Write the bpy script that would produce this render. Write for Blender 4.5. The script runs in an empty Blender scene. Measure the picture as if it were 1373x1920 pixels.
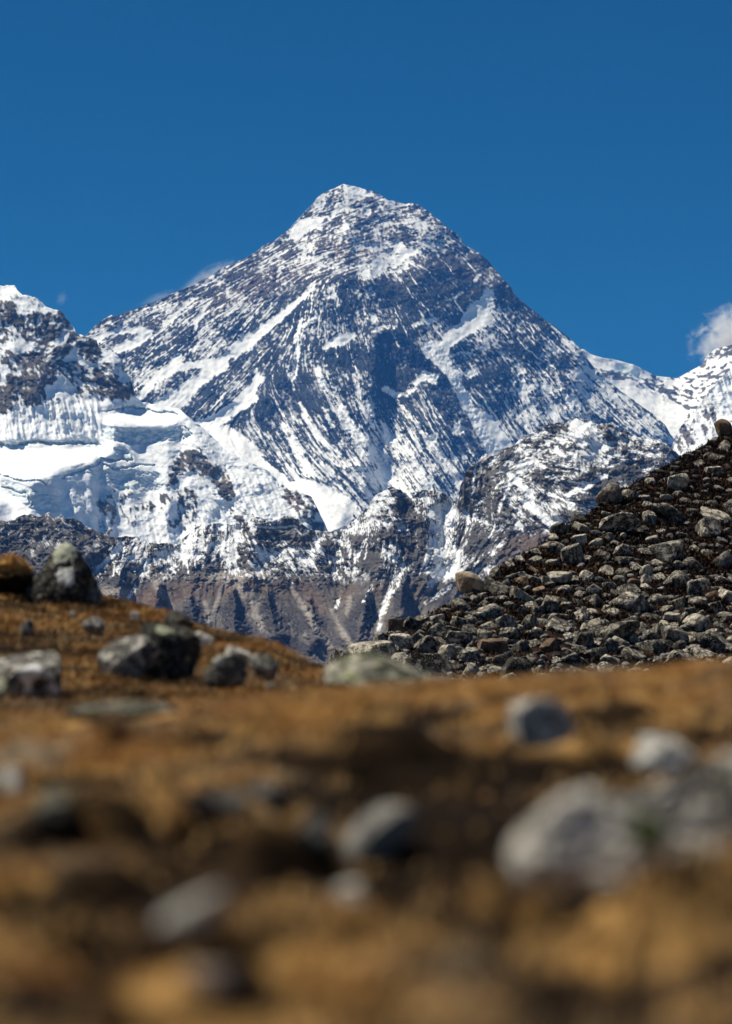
import bpy, math, random
import numpy as np
from mathutils import Vector, Matrix, Euler

# ------------------------------------------------------------------ camera
sc = bpy.context.scene
PITCH = math.radians(7.0)
F = 960.0 / math.tan(math.radians(12.0))          # focal length in picture units (frame 1373 x 1920)
cd = bpy.data.cameras.new("camera")
cam = bpy.data.objects.new("camera", cd)
sc.collection.objects.link(cam)
cam.location = (0, 0, 0)
cam.rotation_euler = (math.pi / 2 + PITCH, 0, 0)
cd.sensor_fit = 'VERTICAL'
cd.sensor_height = 36.0
cd.sensor_width = 25.74
cd.lens = 18.0 / math.tan(math.radians(12.0))
cd.clip_start = 0.05
cd.clip_end = 60000.0
cd.dof.use_dof = True
cd.dof.focus_distance = 260.0
cd.dof.aperture_fstop = 1.5
sc.camera = cam

# ------------------------------------------------------------------ sky and sun
SUN_EL = math.radians(63.0)
SUN_AZ = math.radians(-84.0)                      # from +Y (view direction), negative = left
SDIR = Vector((math.sin(SUN_AZ) * math.cos(SUN_EL), math.cos(SUN_AZ) * math.cos(SUN_EL), math.sin(SUN_EL)))
w = bpy.data.worlds.new("World")
sc.world = w
w.use_nodes = True
wn = w.node_tree
bg = wn.nodes["Background"]
sky = wn.nodes.new("ShaderNodeTexSky")
sky.sky_type = 'NISHITA'
sky.sun_disc = False
sky.sun_elevation = SUN_EL
sky.sun_rotation = SUN_AZ
sky.altitude = 5200
sky.air_density = 1.0
sky.dust_density = 0.0
sky.ozone_density = 10.0
hs = wn.nodes.new("ShaderNodeHueSaturation")       # the deep, clear blue of high-altitude air
hs.inputs["Hue"].default_value = 0.491
hs.inputs["Saturation"].default_value = 1.20
wn.links.new(sky.outputs[0], hs.inputs["Color"])
wn.links.new(hs.outputs[0], bg.inputs[0])
bg.inputs[1].default_value = 0.052
sl = bpy.data.lights.new("sun", 'SUN')
sl.energy = 5.0
sl.angle = math.radians(0.53)
sl.color = (1.0, 0.95, 0.86)
sun = bpy.data.objects.new("sun", sl)
sc.collection.objects.link(sun)
sun.rotation_euler = (-SDIR).to_track_quat('-Z', 'Y').to_euler()
sc.view_settings.view_transform = 'Standard'
sc.view_settings.look = 'None'
sc.view_settings.exposure = 0.30
sc.view_settings.gamma = 1.0
sc.cycles.use_denoising = True
sc.cycles.max_bounces = 4
sc.cycles.diffuse_bounces = 2
sc.cycles.volume_bounces = 3

# ------------------------------------------------------------------ helpers
cf = np.array([0, math.cos(PITCH), math.sin(PITCH)])
cu = np.array([0, -math.sin(PITCH), math.cos(PITCH)])
cr = np.array([1.0, 0, 0])


def at(px, py, d):
    """the world point seen at picture place (px, py), d metres away along the view axis"""
    px = np.asarray(px, float); py = np.asarray(py, float); d = np.asarray(d, float)
    xc = (px - 686.5) / F; yc = (960.0 - py) / F
    return d[..., None] * (cf + xc[..., None] * cr + yc[..., None] * cu)


def seen(p):
    """picture place of world points"""
    p = np.asarray(p, float)
    d = p @ cf
    return 686.5 + F * (p @ cr) / d, 960.0 - F * (p @ cu) / d, d


rs = np.random.RandomState(7)
PERM = np.concatenate([rs.permutation(1024)] * 2)
GA = rs.rand(1024) * 2 * np.pi
GX, GY = np.cos(GA), np.sin(GA)
G3 = rs.normal(size=(1024, 3)); G3 /= np.linalg.norm(G3, axis=1)[:, None]


def perlin(x, y, seed=0):
    xi = np.floor(x).astype(np.int64); yi = np.floor(y).astype(np.int64)
    xf = x - xi; yf = y - yi
    u = xf * xf * xf * (xf * (xf * 6 - 15) + 10); v = yf * yf * yf * (yf * (yf * 6 - 15) + 10)

    def g(ix, iy, dx, dy):
        h = PERM[(PERM[(ix + seed * 37) & 1023] + iy) & 1023]
        return GX[h] * dx + GY[h] * dy
    a = g(xi, yi, xf, yf); b = g(xi + 1, yi, xf - 1, yf)
    c = g(xi, yi + 1, xf, yf - 1); d = g(xi + 1, yi + 1, xf - 1, yf - 1)
    return ((a + (b - a) * u) + ((c + (d - c) * u) - (a + (b - a) * u)) * v) * 1.5


def perlin3(p, seed=0):
    pi = np.floor(p).astype(np.int64); f = p - pi
    u = f * f * f * (f * (f * 6 - 15) + 10)
    out = 0
    for dx in (0, 1):
        for dy in (0, 1):
            for dz in (0, 1):
                h = PERM[(PERM[(PERM[(pi[:, 0] + dx + seed * 31) & 1023] + pi[:, 1] + dy) & 1023] + pi[:, 2] + dz) & 1023]
                g = G3[h]
                dot = g[:, 0] * (f[:, 0] - dx) + g[:, 1] * (f[:, 1] - dy) + g[:, 2] * (f[:, 2] - dz)
                wgt = (u[:, 0] if dx else 1 - u[:, 0]) * (u[:, 1] if dy else 1 - u[:, 1]) * (u[:, 2] if dz else 1 - u[:, 2])
                out = out + dot * wgt
    return out * 1.5


def fbm(x, y, octv=5, seed=0, gain=0.5, ridged=False):
    s = 0; a = 1.0; t = 0; f = 1.0
    for o in range(octv):
        n = perlin(x * f + o * 17.3, y * f - o * 9.1, seed + o)
        if ridged:
            n = 1 - 2 * np.abs(n)
        s = s + a * n; t += a; a *= gain; f *= 2.03
    return s / t


def sstep(a, b, x):
    t = np.clip((x - a) / (b - a), 0, 1)
    return t * t * (3 - 2 * t)


def blur1(a, r, axis):
    if r < 1:
        return a
    a = np.moveaxis(a, axis, 0)
    p = np.concatenate([np.repeat(a[:1], r + 1, 0), a, np.repeat(a[-1:], r, 0)], 0)
    c = np.cumsum(p, 0)
    o = (c[2 * r + 1:] - c[:-2 * r - 1]) / (2 * r + 1)
    return np.moveaxis(o, 0, axis)


def blur(a, sig, it=3):
    r = int(round(sig * 0.9))
    if r < 1:
        return a
    for _ in range(it):
        a = blur1(blur1(a, r, 0), r, 1)
    return a


def equal(a):
    """values replaced by their rank, 0..1"""
    f = a.ravel()
    o = np.empty(f.size); o[np.argsort(f)] = np.linspace(0, 1, f.size)
    return o.reshape(a.shape)


def bil(a, gx, gy):
    h, wd = a.shape[:2]
    gx = np.clip(gx, 0, wd - 1.001); gy = np.clip(gy, 0, h - 1.001)
    i = gx.astype(int); j = gy.astype(int); fx = gx - i; fy = gy - j
    if a.ndim == 3:
        fx = fx[..., None]; fy = fy[..., None]
    return (a[j, i] * (1 - fx) + a[j, i + 1] * fx) * (1 - fy) + (a[j + 1, i] * (1 - fx) + a[j + 1, i + 1] * fx) * fy


class Field:
    """a grid over one mountain on which its slope, snow cover and colours are drawn"""

    def __init__(s, x0, x1, y0, y1, step, seed):
        s.x0, s.y0, s.step, s.seed = x0, y0, step, seed
        xs = np.arange(x0, x1 + step, step); ys = np.arange(y0, y1 + step, step)
        s.X, s.Y = np.meshgrid(xs, ys)
        X, Y = s.X, s.Y
        s.wx = X + 5 * fbm(X / 22, Y / 22, 3, seed + 1) + 2.2 * perlin(X / 6, Y / 6, seed + 2) + 1.2 * perlin(X / 2.7, Y / 2.7, seed + 5)
        s.wy = Y + 5 * fbm(X / 22, Y / 22, 3, seed + 3) + 2.2 * perlin(X / 6, Y / 6, seed + 4) + 1.2 * perlin(X / 2.7, Y / 2.7, seed + 6)

    def box(s, pts, pad):
        a = np.array([p[:2] for p in pts], float)
        h, wd = s.X.shape
        i0 = int(max(0, (a[:, 0].min() - pad - s.x0) / s.step)); i1 = int(min(wd, (a[:, 0].max() + pad - s.x0) / s.step + 1))
        j0 = int(max(0, (a[:, 1].min() - pad - s.y0) / s.step)); j1 = int(min(h, (a[:, 1].max() + pad - s.y0) / s.step + 1))
        if i1 <= i0 or j1 <= j0:
            return None
        return slice(j0, j1), slice(i0, i1)

    def polymask(s, pts, feather=3.0, warp=1.0):
        b = s.box(pts, 14 + 3 * feather)
        if b is None:
            return None, None
        x = s.X[b] + (s.wx[b] - s.X[b]) * warp; y = s.Y[b] + (s.wy[b] - s.Y[b]) * warp
        ins = np.zeros(x.shape, bool)
        n = len(pts)
        for k in range(n):
            xa, ya = pts[k]; xb, yb = pts[(k + 1) % n]
            if ya == yb:
                continue
            c = ((ya > y) != (yb > y)) & (x < (xb - xa) * (y - ya) / (yb - ya) + xa)
            ins ^= c
        return b, blur(ins.astype(float), feather / s.step)

    def linemask(s, pts, warp=0.6, soft=0.5):
        """pts: (x, y, halfwidth)"""
        pad = max(p[2] for p in pts) * 2 + 12
        b = s.box(pts, pad)
        if b is None:
            return None, None
        x = s.X[b] + (s.wx[b] - s.X[b]) * warp; y = s.Y[b] + (s.wy[b] - s.Y[b]) * warp
        m = np.zeros(x.shape)
        for p, q in zip(pts[:-1], pts[1:]):
            dx, dy = q[0] - p[0], q[1] - p[1]
            t = np.clip(((x - p[0]) * dx + (y - p[1]) * dy) / (dx * dx + dy * dy + 1e-9), 0, 1)
            d = np.hypot(x - p[0] - t * dx, y - p[1] - t * dy)
            hw = p[2] + (q[2] - p[2]) * t
            m = np.maximum(m, 1 - sstep(1 - soft, 1 + soft, d / hw))
        return b, m

    def bump(s, pts):
        """smooth ridge profile, pts: (x, y, halfwidth)"""
        pad = max(p[2] for p in pts) * 2.5
        b = s.box(pts, pad)
        if b is None:
            return None, None
        x = s.X[b] + (s.wx[b] - s.X[b]) * 1.0; y = s.Y[b] + (s.wy[b] - s.Y[b]) * 1.0
        m = np.zeros(x.shape)
        for p, q in zip(pts[:-1], pts[1:]):
            dx, dy = q[0] - p[0], q[1] - p[1]
            t = np.clip(((x - p[0]) * dx + (y - p[1]) * dy) / (dx * dx + dy * dy + 1e-9), 0, 1)
            d = np.hypot(x - p[0] - t * dx, y - p[1] - t * dy)
            hw = p[2] + (q[2] - p[2]) * t
            m = np.maximum(m, 1 / (1 + (d / hw * 1.2) ** 2) - 0.15)
        return b, np.clip(m, 0, 1)

    def paint(s, a, bm, v, k=1.0):
        b, m = bm
        if b is None:
            return
        if a.ndim == 3:
            a[b] = a[b] * (1 - k * m[..., None]) + k * m[..., None] * np.array(v)
        else:
            a[b] = a[b] * (1 - k * m) + k * m * v

    def add(s, a, bm, v):
        b, m = bm
        if b is not None:
            a[b] += v * m

    def dirs(s, pts):
        X, Y = s.X, s.Y
        c = 0; sn = 0
        for x, y, ang in pts:
            wgt = 1 / (((X - x) ** 2 + (Y - y) ** 2) + 900.0) ** 1.5
            c = c + wgt * math.cos(2 * math.radians(ang)); sn = sn + wgt * math.sin(2 * math.radians(ang))
        th = 0.5 * np.arctan2(sn, c) + 0.09 * fbm(X / 60, Y / 60, 2, s.seed + 9)
        s.vx, s.vy = np.cos(th), np.sin(th)

    def gullies(s, d, n, region, length, width, value, k, seed, lo=0.0, hi=1.0):
        """thin snow-filled gullies and bare ribs that run down the fall line"""
        r = np.random.RandomState(seed)
        h, wd = s.X.shape
        x0, y0, x1, y1 = region
        made = 0
        for _ in range(n * 6):
            if made >= n:
                break
            x = x0 + (x1 - x0) * r.rand(); y = y0 + (y1 - y0) * r.rand()
            j = int((y - s.y0) / s.step); i = int((x - s.x0) / s.step)
            if not (0 <= i < wd and 0 <= j < h) or not (lo <= d[j, i] <= hi):
                continue
            L = length * (0.4 + 1.1 * r.rand()); w0 = width * (0.6 + 0.9 * r.rand())
            pts = []
            m = int(L / 5) + 2
            for q in range(m):
                t = q / (m - 1)
                pts.append((x, y, w0 * (0.35 + 1.3 * t * (1.25 - t))))
                j = int(np.clip((y - s.y0) / s.step, 0, h - 1)); i = int(np.clip((x - s.x0) / s.step, 0, wd - 1))
                vx, vy = s.vx[j, i], s.vy[j, i]
                if vy < 0: vx, vy = -vx, -vy
                x += 5 * vx + 0.9 * r.normal(); y += 5 * vy
            s.paint(d, s.linemask(pts, 0.35, 0.5), value, k)
            made += 1

    def lic(s, sig, length, seed):
        h, wd = s.X.shape
        n = blur(np.random.RandomState(seed).normal(size=(h, wd)), sig / s.step, 2)
        n /= n.std()
        out = n.copy()
        jj, ii = np.mgrid[0:h, 0:wd].astype(float)
        for sg in (1, -1):
            px, py = ii.copy(), jj.copy()
            for k in range(int(length / s.step / 1.5)):
                a = np.clip(px.round().astype(int), 0, wd - 1); b = np.clip(py.round().astype(int), 0, h - 1)
                dx = s.vx[b, a]; dy = s.vy[b, a]
                sgn = np.where(dy < 0, -1, 1) * sg
                px += 1.5 * dx * sgn; py += 1.5 * dy * sgn
                a = np.clip(px.round().astype(int), 0, wd - 1); b = np.clip(py.round().astype(int), 0, h - 1)
                out += n[b, a]
        return out / out.std()


def mesh_np(name, V, Q, smooth=True, col=None, mat=None):
    """mesh object from vertex array V and face array Q (n x 3 or n x 4)"""
    me = bpy.data.meshes.new(name)
    V = np.ascontiguousarray(V, np.float32); Q = np.ascontiguousarray(Q, np.int32)
    k = Q.shape[1]
    me.vertices.add(len(V)); me.vertices.foreach_set("co", V.ravel())
    me.loops.add(Q.size); me.loops.foreach_set("vertex_index", Q.ravel())
    me.polygons.add(len(Q)); me.polygons.foreach_set("loop_start", np.arange(0, Q.size, k, dtype=np.int32))
    me.update(calc_edges=True)
    me.validate()
    me.polygons.foreach_set("use_smooth", np.full(len(me.polygons), smooth))
    if col is not None:
        ca = me.color_attributes.new("col", 'FLOAT_COLOR', 'POINT')
        c4 = np.ones((len(V), 4), np.float32); c4[:, :3] = col
        ca.data.foreach_set("color", c4.ravel())
    o = bpy.data.objects.new(name, me)
    sc.collection.objects.link(o)
    if mat:
        me.materials.append(mat)
    return o


def tag(o, label=None, cat=None, group=None, kind=None):
    if label: o["label"] = label
    if cat: o["category"] = cat
    if group: o["group"] = group
    if kind: o["kind"] = kind
    return o


def grid_quads(nr, nc):
    i = np.arange(nr * nc).reshape(nr, nc)
    return np.stack([i[:-1, :-1], i[1:, :-1], i[1:, 1:], i[:-1, 1:]], -1).reshape(-1, 4)


def attr_mat(name, rough=0.85, spec=0.15, nscale=0.0, namp=0.25, bscale=0.0, bstr=0.3, translucent=0.0):
    m = bpy.data.materials.new(name); m.use_nodes = True
    nt = m.node_tree; b = nt.nodes["Principled BSDF"]
    a = nt.nodes.new("ShaderNodeAttribute"); a.attribute_name = "col"
    out = a.outputs["Color"]
    tc = nt.nodes.new("ShaderNodeTexCoord")
    if nscale:
        n = nt.nodes.new("ShaderNodeTexNoise"); n.inputs["Scale"].default_value = nscale; n.inputs["Detail"].default_value = 6
        nt.links.new(tc.outputs["Object"], n.inputs["Vector"])
        mr = nt.nodes.new("ShaderNodeMapRange"); mr.inputs[1].default_value = 0.3; mr.inputs[2].default_value = 0.7
        mr.inputs[3].default_value = 1 - namp; mr.inputs[4].default_value = 1 + namp
        nt.links.new(n.outputs["Fac"], mr.inputs[0])
        mx = nt.nodes.new("ShaderNodeVectorMath"); mx.operation = 'SCALE'
        nt.links.new(out, mx.inputs[0]); nt.links.new(mr.outputs[0], mx.inputs["Scale"])
        out = mx.outputs[0]
    nt.links.new(out, b.inputs["Base Color"])
    b.inputs["Roughness"].default_value = rough
    b.inputs["Specular IOR Level"].default_value = spec
    if bscale:
        n2 = nt.nodes.new("ShaderNodeTexNoise"); n2.inputs["Scale"].default_value = bscale; n2.inputs["Detail"].default_value = 5
        nt.links.new(tc.outputs["Object"], n2.inputs["Vector"])
        bp = nt.nodes.new("ShaderNodeBump"); bp.inputs["Strength"].default_value = bstr
        nt.links.new(n2.outputs["Fac"], bp.inputs["Height"]); nt.links.new(bp.outputs[0], b.inputs["Normal"])
    return m


SNOW = np.array([0.83, 0.86, 0.90])
M_MOUNT = attr_mat("snow_and_rock", 0.8, 0.1, 0.02, 0.12)


def build_mountain(name, fld, outline, base, D, col, jag=(1.2, 5.0), valley=-480.0, back=1.0, step=None, label=None):
    st = step or fld.step
    ox = np.array([p[0] for p in outline], float); oy = np.array([p[1] for p in outline], float)
    xs = np.arange(max(ox[0], fld.x0), min(ox[-1], fld.x0 + (fld.X.shape[1] - 1) * fld.step), st)
    top = np.interp(xs, ox, oy) + jag[0] * fbm(xs / jag[1] / 4, xs * 0 + 3.3, 4, fld.seed + 20, 0.62) * 2
    nr = int((base - top.min()) / st) + 1
    v = np.linspace(0, 1, nr)[:, None]
    yy = top[None] + v * (np.maximum(base, top + 4)[None] - top[None])
    xx = np.broadcast_to(xs[None], yy.shape)
    gx = (xx - fld.x0) / fld.step; gy = (yy - fld.y0) / fld.step
    d = bil(D, gx, gy); c = bil(col, gx, gy)
    P = at(xx, yy, d)
    rows = []; cols = []
    for k, (dy, dz) in enumerate(((1600, 1500), (800, 700), (350, 280), (110, 70), (30, 12))):
        r = P[0].copy(); r[:, 1] += dy * back; r[:, 2] -= dz * back
        r[:, 2] = np.maximum(r[:, 2], valley); rows.append(r); cols.append(c[0])
    bot = P[-1].copy(); bot[:, 2] = np.minimum(valley, bot[:, 2] - 1)
    V = np.concatenate([np.stack(rows), P, bot[None]], 0)
    C = np.concatenate([np.stack(cols), c, c[-1:]], 0)
    o = mesh_np(name, V.reshape(-1, 3), grid_quads(V.shape[0], V.shape[1]), True, C.reshape(-1, 3), M_MOUNT)
    return tag(o, label, None, None, 'structure')


def col_depth(fld, outline, dtop, slope, sm=1.0):
    """depth from the ridge down: every step down comes nearer by the slope's run"""
    ox = [p[0] for p in outline]; oy = [p[1] for p in outline]
    top = np.interp(fld.X[0], ox, oy)
    top = blur1(top, int(14 / fld.step), 0)
    dt = np.interp(fld.X[0], [p[0] for p in dtop], [p[1] for p in dtop])
    run = (dt[None] / F) / np.tan(np.radians(slope)) * fld.step
    run = np.where(fld.Y > top[None], run, 0)
    D = dt[None] - np.cumsum(run, 0)
    return blur1(blur1(D, int(7 / fld.step), 1), int(7 / fld.step), 1)


def mixc(a, b, m):
    return a * (1 - m[..., None]) + np.asarray(b) * m[..., None]


#MOUNTAINS
# ================================================================== the great pyramid
OUT_E = [(60, 690), (120, 652), (160, 630), (169, 621), (178, 611), (188, 603), (196, 597), (210, 590), (219, 593), (237, 585), (275, 572), (303, 560), (328, 548),
         (361, 535), (405, 511), (420, 500), (430, 498), (461, 483), (488, 467), (492, 462), (516, 450), (534, 437), (552, 418), (570, 399), (590, 378),
         (593, 372), (608, 361), (628, 352), (644, 344.5), (662, 349), (684, 355), (700, 358), (718, 368), (728, 376), (743, 377), (761, 383), (775, 380),
         (786, 385), (804, 397), (839, 426), (861, 442), (873, 460), (886, 467), (901, 475), (917, 491), (940, 517), (960, 541), (968, 555), (996, 579),
         (1019, 597), (1042, 613), (1067, 633), (1085, 650), (1101, 673), (1118, 692), (1150, 722), (1196, 756), (1227, 778), (1246, 795), (1258, 815),
         (1283, 849), (1330, 900)]


def everest():
    f = Field(60, 1330, 335, 1045, 1.0, 100)
    X, Y = f.X, f.Y
    P, L = f.polymask, f.linemask
    # ---- how much of the ground carries snow
    d = np.full(X.shape, 0.36)
    d += 0.22 * sstep(800, 960, Y) - 0.06
    d += 0.12 * sstep(960, 1180, X) * sstep(600, 760, Y)
    f.paint(d, P([(480, 470), (560, 400), (644, 330), (720, 360), (800, 390), (860, 440), (780, 500), (690, 520), (600, 520), (520, 500)], 10), 0.56)
    f.paint(d, P([(160, 640), (300, 550), (500, 455), (610, 500), (560, 560), (450, 590), (330, 650), (240, 640)], 10), 0.40)
    f.paint(d, P([(455, 480), (500, 465), (560, 460), (560, 480), (480, 520), (400, 560), (380, 545)], 8), 0.30)
    f.paint(d, P([(390, 570), (470, 530), (560, 500), (640, 515), (600, 550), (560, 560), (480, 620), (430, 640), (350, 690), (330, 660)], 9), 0.24)
    f.paint(d, P([(580, 540), (700, 530), (760, 560), (760, 640), (700, 640), (640, 620), (590, 600)], 9), 0.28)
    f.paint(d, P([(700, 525), (770, 508), (830, 470), (880, 480), (935, 520), (905, 550), (850, 590), (800, 625), (760, 640), (720, 600)], 8), 0.17)
    f.paint(d, P([(890, 470), (960, 541), (1000, 585), (1010, 620), (960, 600), (930, 560)], 6), 0.24)
    f.paint(d, P([(930, 600), (1000, 610), (1080, 690), (1060, 720), (990, 690), (930, 660)], 9), 0.27)
    f.paint(d, P([(870, 650), (960, 640), (1000, 700), (980, 740), (930, 730), (880, 690)], 7), 0.26)
    f.paint(d, P([(1080, 660), (1120, 695), (1200, 760), (1260, 820), (1240, 850), (1150, 790), (1080, 740)], 8), 0.60)
    f.paint(d, P([(960, 690), (1080, 720), (1150, 790), (1100, 830), (960, 830)], 12), 0.52)
    f.paint(d, P([(520, 860), (640, 830), (760, 850), (860, 880), (880, 960), (640, 1010), (560, 940)], 14), 0.66)
    f.paint(d, P([(250, 640), (330, 640), (420, 600), (450, 640), (380, 700), (300, 760), (240, 740)], 9), 0.40)
    # dark bands and buttresses
    f.paint(d, P([(590, 640), (640, 655), (700, 650), (705, 690), (650, 700), (615, 680)], 4), 0.10)
    f.paint(d, P([(704, 628), (752, 625), (788, 664), (813, 692), (793, 697), (770, 702), (752, 732), (747, 766), (719, 768), (711, 790), (699, 743)], 3), 0.06)
    f.paint(d, P([(700, 760), (714, 770), (722, 850), (712, 856), (703, 800)], 3), 0.12)
    f.paint(d, P([(823, 693), (845, 716), (860, 750), (882, 800), (905, 845), (885, 850), (850, 795), (820, 770), (800, 740), (815, 715)], 3), 0.08)
    f.paint(d, P([(775, 770), (840, 775), (852, 800), (835, 835), (800, 815)], 4), 0.10)
    f.paint(d, P([(484, 748), (478, 734), (500, 706), (560, 695), (604, 705), (622, 750), (592, 762), (540, 792), (500, 795), (470, 806), (440, 787)], 4), 0.14)
    f.paint(d, P([(445, 790), (480, 770), (530, 800), (520, 850), (500, 870), (480, 835)], 5), 0.30)
    f.paint(d, P([(606, 808), (630, 800), (640, 830), (620, 838)], 3), 0.08)
    f.paint(d, P([(868, 716), (905, 702), (915, 730), (900, 745), (935, 770), (950, 800), (925, 785), (892, 764)], 3), 0.14)
    f.paint(d, P([(720, 505), (745, 470), (700, 450), (640, 470), (600, 500), (640, 510)], 7), 0.52)
    f.paint(d, P([(640, 400), (655, 398), (690, 425), (700, 440), (680, 440)], 3), 0.18)
    f.paint(d, P([(625, 400), (640, 395), (640, 420), (625, 425)], 3), 0.2)
    f.paint(d, P([(752, 430), (800, 425), (815, 440), (790, 460), (760, 455)], 4), 0.35)
    # snowfields
    S = [
        [(438, 651), (405, 674), (367, 705), (328, 730), (283, 756), (240, 790), (339, 770), (367, 735), (405, 705), (430, 687), (430, 672), (445, 655), (469, 636), (456, 626)],
        [(305, 690), (335, 660), (343, 662), (336, 678), (370, 680), (405, 668), (395, 684), (350, 695), (325, 698), (300, 712), (270, 748), (250, 752), (285, 706)],
        [(478, 690), (476, 709), (459, 734), (425, 760), (395, 778), (350, 800), (398, 808), (438, 783), (460, 768), (487, 747), (479, 735), (485, 722), (499, 710), (488, 703)],
        [(398, 805), (425, 795), (451, 811), (476, 833), (494, 861), (527, 885), (545, 905), (570, 900), (600, 905), (630, 920), (655, 935), (668, 945), (660, 975), (640, 1040), (400, 1040), (370, 830)],
        [(909, 542), (899, 561), (873, 584), (863, 600), (843, 620), (832, 635), (797, 646), (786, 652), (803, 671), (823, 690), (846, 713), (862, 748), (880, 784), (895, 812), (909, 837), (922, 866), (950, 855),
         (961, 829), (938, 804), (925, 783), (895, 766), (879, 743), (866, 717), (869, 700), (846, 684), (840, 668), (845, 648), (878, 630), (904, 620), (927, 592), (911, 587), (929, 574), (924, 544)],
        [(550, 419), (575, 408), (613, 405), (602, 420), (588, 430), (560, 444), (522, 457), (545, 440), (535, 437)],
        [(644, 343), (652, 368), (672, 371), (680, 364), (705, 368), (719, 369), (684, 354)],
        [(746, 447), (764, 465), (796, 472), (761, 483), (738, 470), (740, 455)],
        [(255, 611), (288, 616), (283, 634), (252, 651), (219, 664), (211, 655), (240, 636), (262, 625), (215, 628), (180, 642), (172, 634), (220, 618)],
        [(397, 562), (383, 590), (366, 620), (361, 600), (370, 590), (385, 570)],
        [(298, 612), (330, 588), (327, 600), (308, 612)],
        [(603, 651), (628, 632), (665, 622), (672, 630), (640, 646), (612, 656)],
        [(770, 715), (785, 703), (795, 694), (813, 697), (824, 705), (816, 722), (800, 712), (780, 722)],
        [(793, 813), (822, 815), (812, 842), (805, 836)],
        [(848, 800), (860, 788), (877, 808), (862, 818), (848, 812)],
        [(618, 556), (626, 540), (633, 556), (622, 562), (606, 565)],
        [(693, 590), (702, 585), (708, 600), (697, 607)],
        [(682, 392), (692, 386), (696, 400), (686, 405)],
        [(644, 417), (655, 420), (654, 430), (640, 428)],
        [(869, 700), (885, 690), (897, 700), (880, 710)],
    ]
    for s in S:
        f.paint(d, P(s, 1.6), 1.04)
    f.paint(d, P([(665, 495), (700, 485), (740, 470), (775, 482), (765, 500), (740, 510), (705, 521), (680, 523)], 4), 0.80)
    f.paint(d, P([(905, 600), (950, 590), (960, 620), (930, 640), (890, 635)], 7), 0.58)
    for l, v in [
        ([(590, 535, 2), (572, 555, 3.5), (545, 577, 6), (520, 598, 8), (495, 617, 9), (470, 636, 12), (440, 660, 14)], 1.05),
        ([(567, 598, 2.5), (560, 620, 3), (556, 641, 4.5), (560, 661, 4), (555, 682, 5), (554, 700, 5), (548, 706, 8)], 1.0),
        ([(600, 593, 2), (580, 600, 3), (568, 612, 3)], 0.8),
        ([(597, 692, 5), (607, 725, 6), (630, 762, 9), (660, 802, 12), (690, 840, 14), (720, 875, 18), (745, 912, 22)], 0.84),
        ([(664, 704, 4), (675, 747, 8), (688, 774, 8), (700, 800, 4)], 0.86),
        ([(563, 758, 4), (583, 798, 5), (611, 833, 7), (650, 870, 9)], 0.80),
        ([(530, 796, 5), (550, 830, 8), (578, 882, 10)], 0.92),
        ([(606, 765, 3), (622, 800, 4)], 0.8),
        ([(782, 795, 3), (790, 810, 4), (818, 848, 8), (844, 880, 10), (870, 910, 12)], 0.90),
        ([(740, 800, 3), (752, 820, 4), (772, 856, 6), (803, 908, 8)], 0.82),
        ([(716, 792, 3), (734, 832, 5), (765, 880, 5)], 0.8),
        ([(722, 728, 5), (740, 740, 6), (762, 738, 5), (778, 729, 4)], 0.9),
        ([(745, 750, 3), (770, 780, 3), (800, 815, 3)], 0.8),
        ([(972, 685, 7), (980, 715, 8), (990, 750, 8), (1002, 790, 8)], 0.76),
        ([(1018, 725, 5), (1036, 762, 6), (1050, 790, 7)], 0.76),
        ([(1050, 730, 6), (1073, 768, 8), (1090, 800, 9)], 0.78),
        ([(960, 690, 4), (966, 740, 5), (985, 800, 6)], 0.6),
        ([(1030, 605, 2), (1060, 640, 5), (1100, 690, 6), (1150, 740, 8)], 0.72),
        ([(369, 557, 2.2), (345, 577, 2.2), (325, 592, 2)], 1.0),
        ([(630, 400, 3), (610, 418, 4), (590, 432, 3)], 0.8),
        ([(520, 510, 2), (540, 497, 4), (562, 485, 4), (592, 480, 2)], 0.72),
        ([(850, 560, 2), (880, 535, 3), (900, 515, 3)], 0.7),
        ([(845, 668, 3), (870, 660, 3), (890, 665, 3)], 0.7),
        ([(762, 616, 3), (785, 606, 4), (820, 598, 4)], 0.7),
        ([(700, 620, 2), (720, 613, 4), (740, 614, 3)], 0.75),
        ([(660, 516, 2), (640, 530, 2), (620, 540, 2)], 0.6),
    ]:
        f.paint(d, L(l), v)
    # ---- direction in which streaks run
    f.dirs([(250, 600, -28), (400, 540, -30), (500, 490, -28), (600, 470, -18), (700, 450, -15), (780, 430, -5), (650, 380, -20), (560, 420, -40),
            (300, 680, -40), (400, 650, -42), (500, 640, -50), (420, 720, -45), (580, 610, -78), (640, 600, 84), (690, 600, 70), (760, 560, 58), (850, 520, 50), (930, 560, 52),
            (560, 740, 60), (620, 780, 57), (700, 860, 55), (520, 850, 55), (680, 740, 75), (780, 860, 58), (850, 880, 58), (800, 740, 60),
            (760, 680, 78), (920, 780, 55), (880, 650, 45), (960, 650, 52), (980, 760, 65), (1050, 760, 62), (1050, 660, 40), (1150, 760, 40), (1250, 830, 40), (730, 940, 50), (600, 900, 42)])
    keep = np.where(d > 0.7, d, 0)
    f.gullies(d, 45, (470, 560, 1000, 760), 46, 1.7, 0.85, 0.7, 61, 0.15, 0.7)
    f.gullies(d, 150, (500, 730, 1130, 930), 80, 1.8, 0.86, 0.75, 62, 0.12, 0.9)
    f.gullies(d, 110, (500, 760, 1130, 930), 60, 2.2, 0.10, 0.8, 63, 0.2, 0.72)
    f.gullies(d, 90, (200, 560, 520, 760), 42, 1.5, 0.82, 0.75, 64, 0.15, 0.7)
    f.gullies(d, 60, (960, 600, 1240, 800), 50, 1.8, 0.85, 0.75, 65, 0.12, 0.8)
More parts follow.
